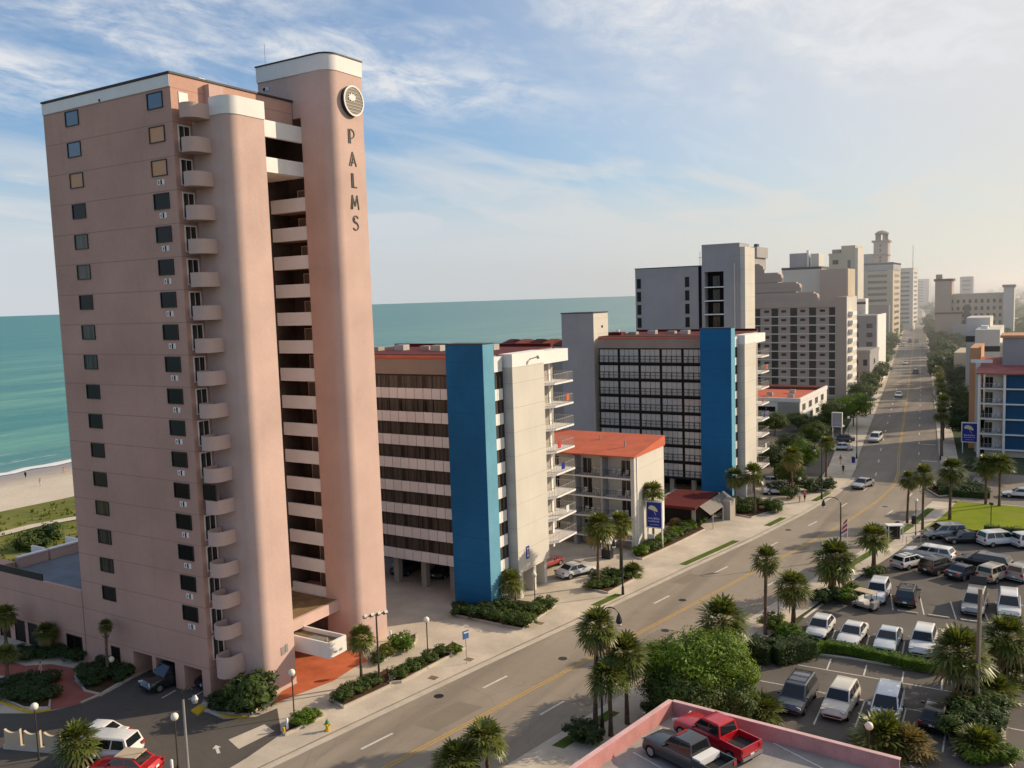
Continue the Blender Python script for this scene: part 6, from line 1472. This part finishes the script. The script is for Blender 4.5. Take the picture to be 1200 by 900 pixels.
t = thing('valet_stand', 'small white topped kiosk behind the kerb island palms', 'kiosk', (*(-46.26,98.28),.13)); bm = bmesh.new(); bx(bm, -.6, .6, -.5, .5, 0, 1.2); obj('body', bm, M['black'], t); bm = bmesh.new(); bx(bm, -1.0, 1.0, -.9, .9, 2.1, 2.2); obj('roof', bm, M['sign_white'], t); bm = bmesh.new(); [bx(bm, x-.03, x+.03, y-.03, y+.03, 1.2, 2.1) for x in (-.55,.55) for y in (-.45,.45)]; obj('roof_posts', bm, M['sign_white'], t)

# ------------------------------------------------------------------ people
def person(x, y, ang, label, top, legs, z=.14, stride=.22, s=1.0, group=None):
    bm = bmesh.new()
    J = [(0,0,.95,.15),(0,0,1.15,.13),(0,0,1.38,.15),(0,0,1.52,.06),(.01,0,1.60,.085),(.015,0,1.70,.10),(.01,0,1.77,.07)]
    E_ = [(0,1),(1,2),(2,3),(3,4),(4,5),(5,6)]
    for sd in (-1, 1):
        b = len(J); st_ = stride*sd
        J += [(0,sd*.10,.90,.10),(st_*.55,sd*.10,.50,.065),(st_*.9-.06,sd*.10,.09,.045),(st_*.9+.12,sd*.11,.03,.035)]; E_ += [(0,b),(b,b+1),(b+1,b+2),(b+2,b+3)]
        b = len(J); J += [(0,sd*.20,1.42,.055),(-st_*.35,sd*.25,1.14,.042),(-st_*.35+.12,sd*.24,.92,.034),(-st_*.35+.17,sd*.235,.82,.036)]; E_ += [(2,b),(b,b+1),(b+1,b+2),(b+2,b+3)]
    me = bpy.data.meshes.new('body'); me.from_pydata([j[:3] for j in J], E_, []); o = bpy.data.objects.new('body', me); col.objects.link(o)
    sk = o.modifiers.new('skin', 'SKIN'); ss = o.modifiers.new('sub', 'SUBSURF'); ss.levels = ss.render_levels = 2
    for i, d in enumerate(me.skin_vertices[0].data): d.radius = (J[i][3],)*2; d.use_root = i == 0
    dg = bpy.context.evaluated_depsgraph_get(); ev = bpy.data.meshes.new_from_object(o.evaluated_get(dg)); bpy.data.objects.remove(o)
    for m_ in (M['skin'], top, legs, M['hair'], M['black']): ev.materials.append(m_)
    for p in ev.polygons:
        p.use_smooth = True; c = p.center
        p.material_index = 3 if c.z > 1.72 or (c.z > 1.60 and c.x < -.03) else 1 if 1.0 < c.z < 1.47 and abs(c.y) < .30 and not (abs(c.y) > .21 and c.z < 1.25) else 2 if .45 < c.z <= 1.0 and abs(c.y) < .22 else 4 if c.z < .07 else 0
    t = thing('person', label, 'person', (x,y,z), ang, group, s=s); t_ = bpy.data.objects.new('body', ev); col.objects.link(t_); t_.parent = t; return t
person(*(-76.46,42.80), -1.9, 'person in dark shorts with bare back walking across the red paving', M['skin'], M['shorts'], s=1.05)
person(*(-31.56,137.14), 4.6, 'person in pale top walking on the left of the couple by the shrubs', M['shirt_white'], M['skin'])
person(*(-30.99,138.00), 4.5, 'person in red top walking on the right of the couple by the shrubs', M['shirt_red'], M['shorts'])
person(*(-29.71,162.00), 4.4, 'person in dark clothes on the pavement near the litter bin', M['shorts'], M['shorts'], s=.98)
person(*(-32.76,184.79), 1.2, 'person in white standing beside the white car in the drive', M['shirt_white'], M['shirt_white'])
person(*(-31.76,170.62), 4.4, 'person in red on the shaded pavement behind the one in dark clothes', M['shirt_red'], M['shirt_white'])
person(*(-23.15,148.42), 2.0, 'person crossing near the silver saloon', M['shirt_white'], M['shorts']) if False else None
person(-176, 107, 0, 'tiny person in red lying spot on the beach sand', M['shirt_red'], M['skin'], z=-.5)
person(-178, 100, 2, 'tiny person in dark clothes strolling near the surf', M['shorts'], M['shorts'], z=-.55); person(-166, 96, 2, 'tiny person in white on the dry sand', M['shirt_white'], M['shirt_white'], z=-.3)
person(-172, 111, 1, 'tiny person standing on the beach beside the one in red', M['shirt_white'], M['skin'], z=-.4)

# ------------------------------------------------------------------ camera and render settings
cam = bpy.data.cameras.new('camera'); co_ = bpy.data.objects.new('camera', cam); col.objects.link(co_); sc.camera = co_
cam.sensor_width = 36; cam.lens = 36*CF/1200; cam.clip_start = .5; cam.clip_end = 80000
r0, d0, f0 = [Vector(v) for v in CROWS]
mt = Matrix((( r0.x, -d0.x, -f0.x), (r0.y, -d0.y, -f0.y), (r0.z, -d0.z, -f0.z))).to_4x4(); mt.translation = (0,0,33)
co_.matrix_world = mt
sc.view_settings.view_transform = 'Standard'; sc.view_settings.look = 'None'; sc.view_settings.exposure = 0
sc.render.engine = 'CYCLES'; cy = sc.cycles
cy.use_denoising = True; cy.max_bounces = 6; cy.diffuse_bounces = 3; cy.glossy_bounces = 3; cy.transmission_bounces = 3; cy.volume_bounces = 0; cy.transparent_max_bounces = 4
cy.caustics_reflective = cy.caustics_refractive = False; cy.sample_clamp_indirect = 6
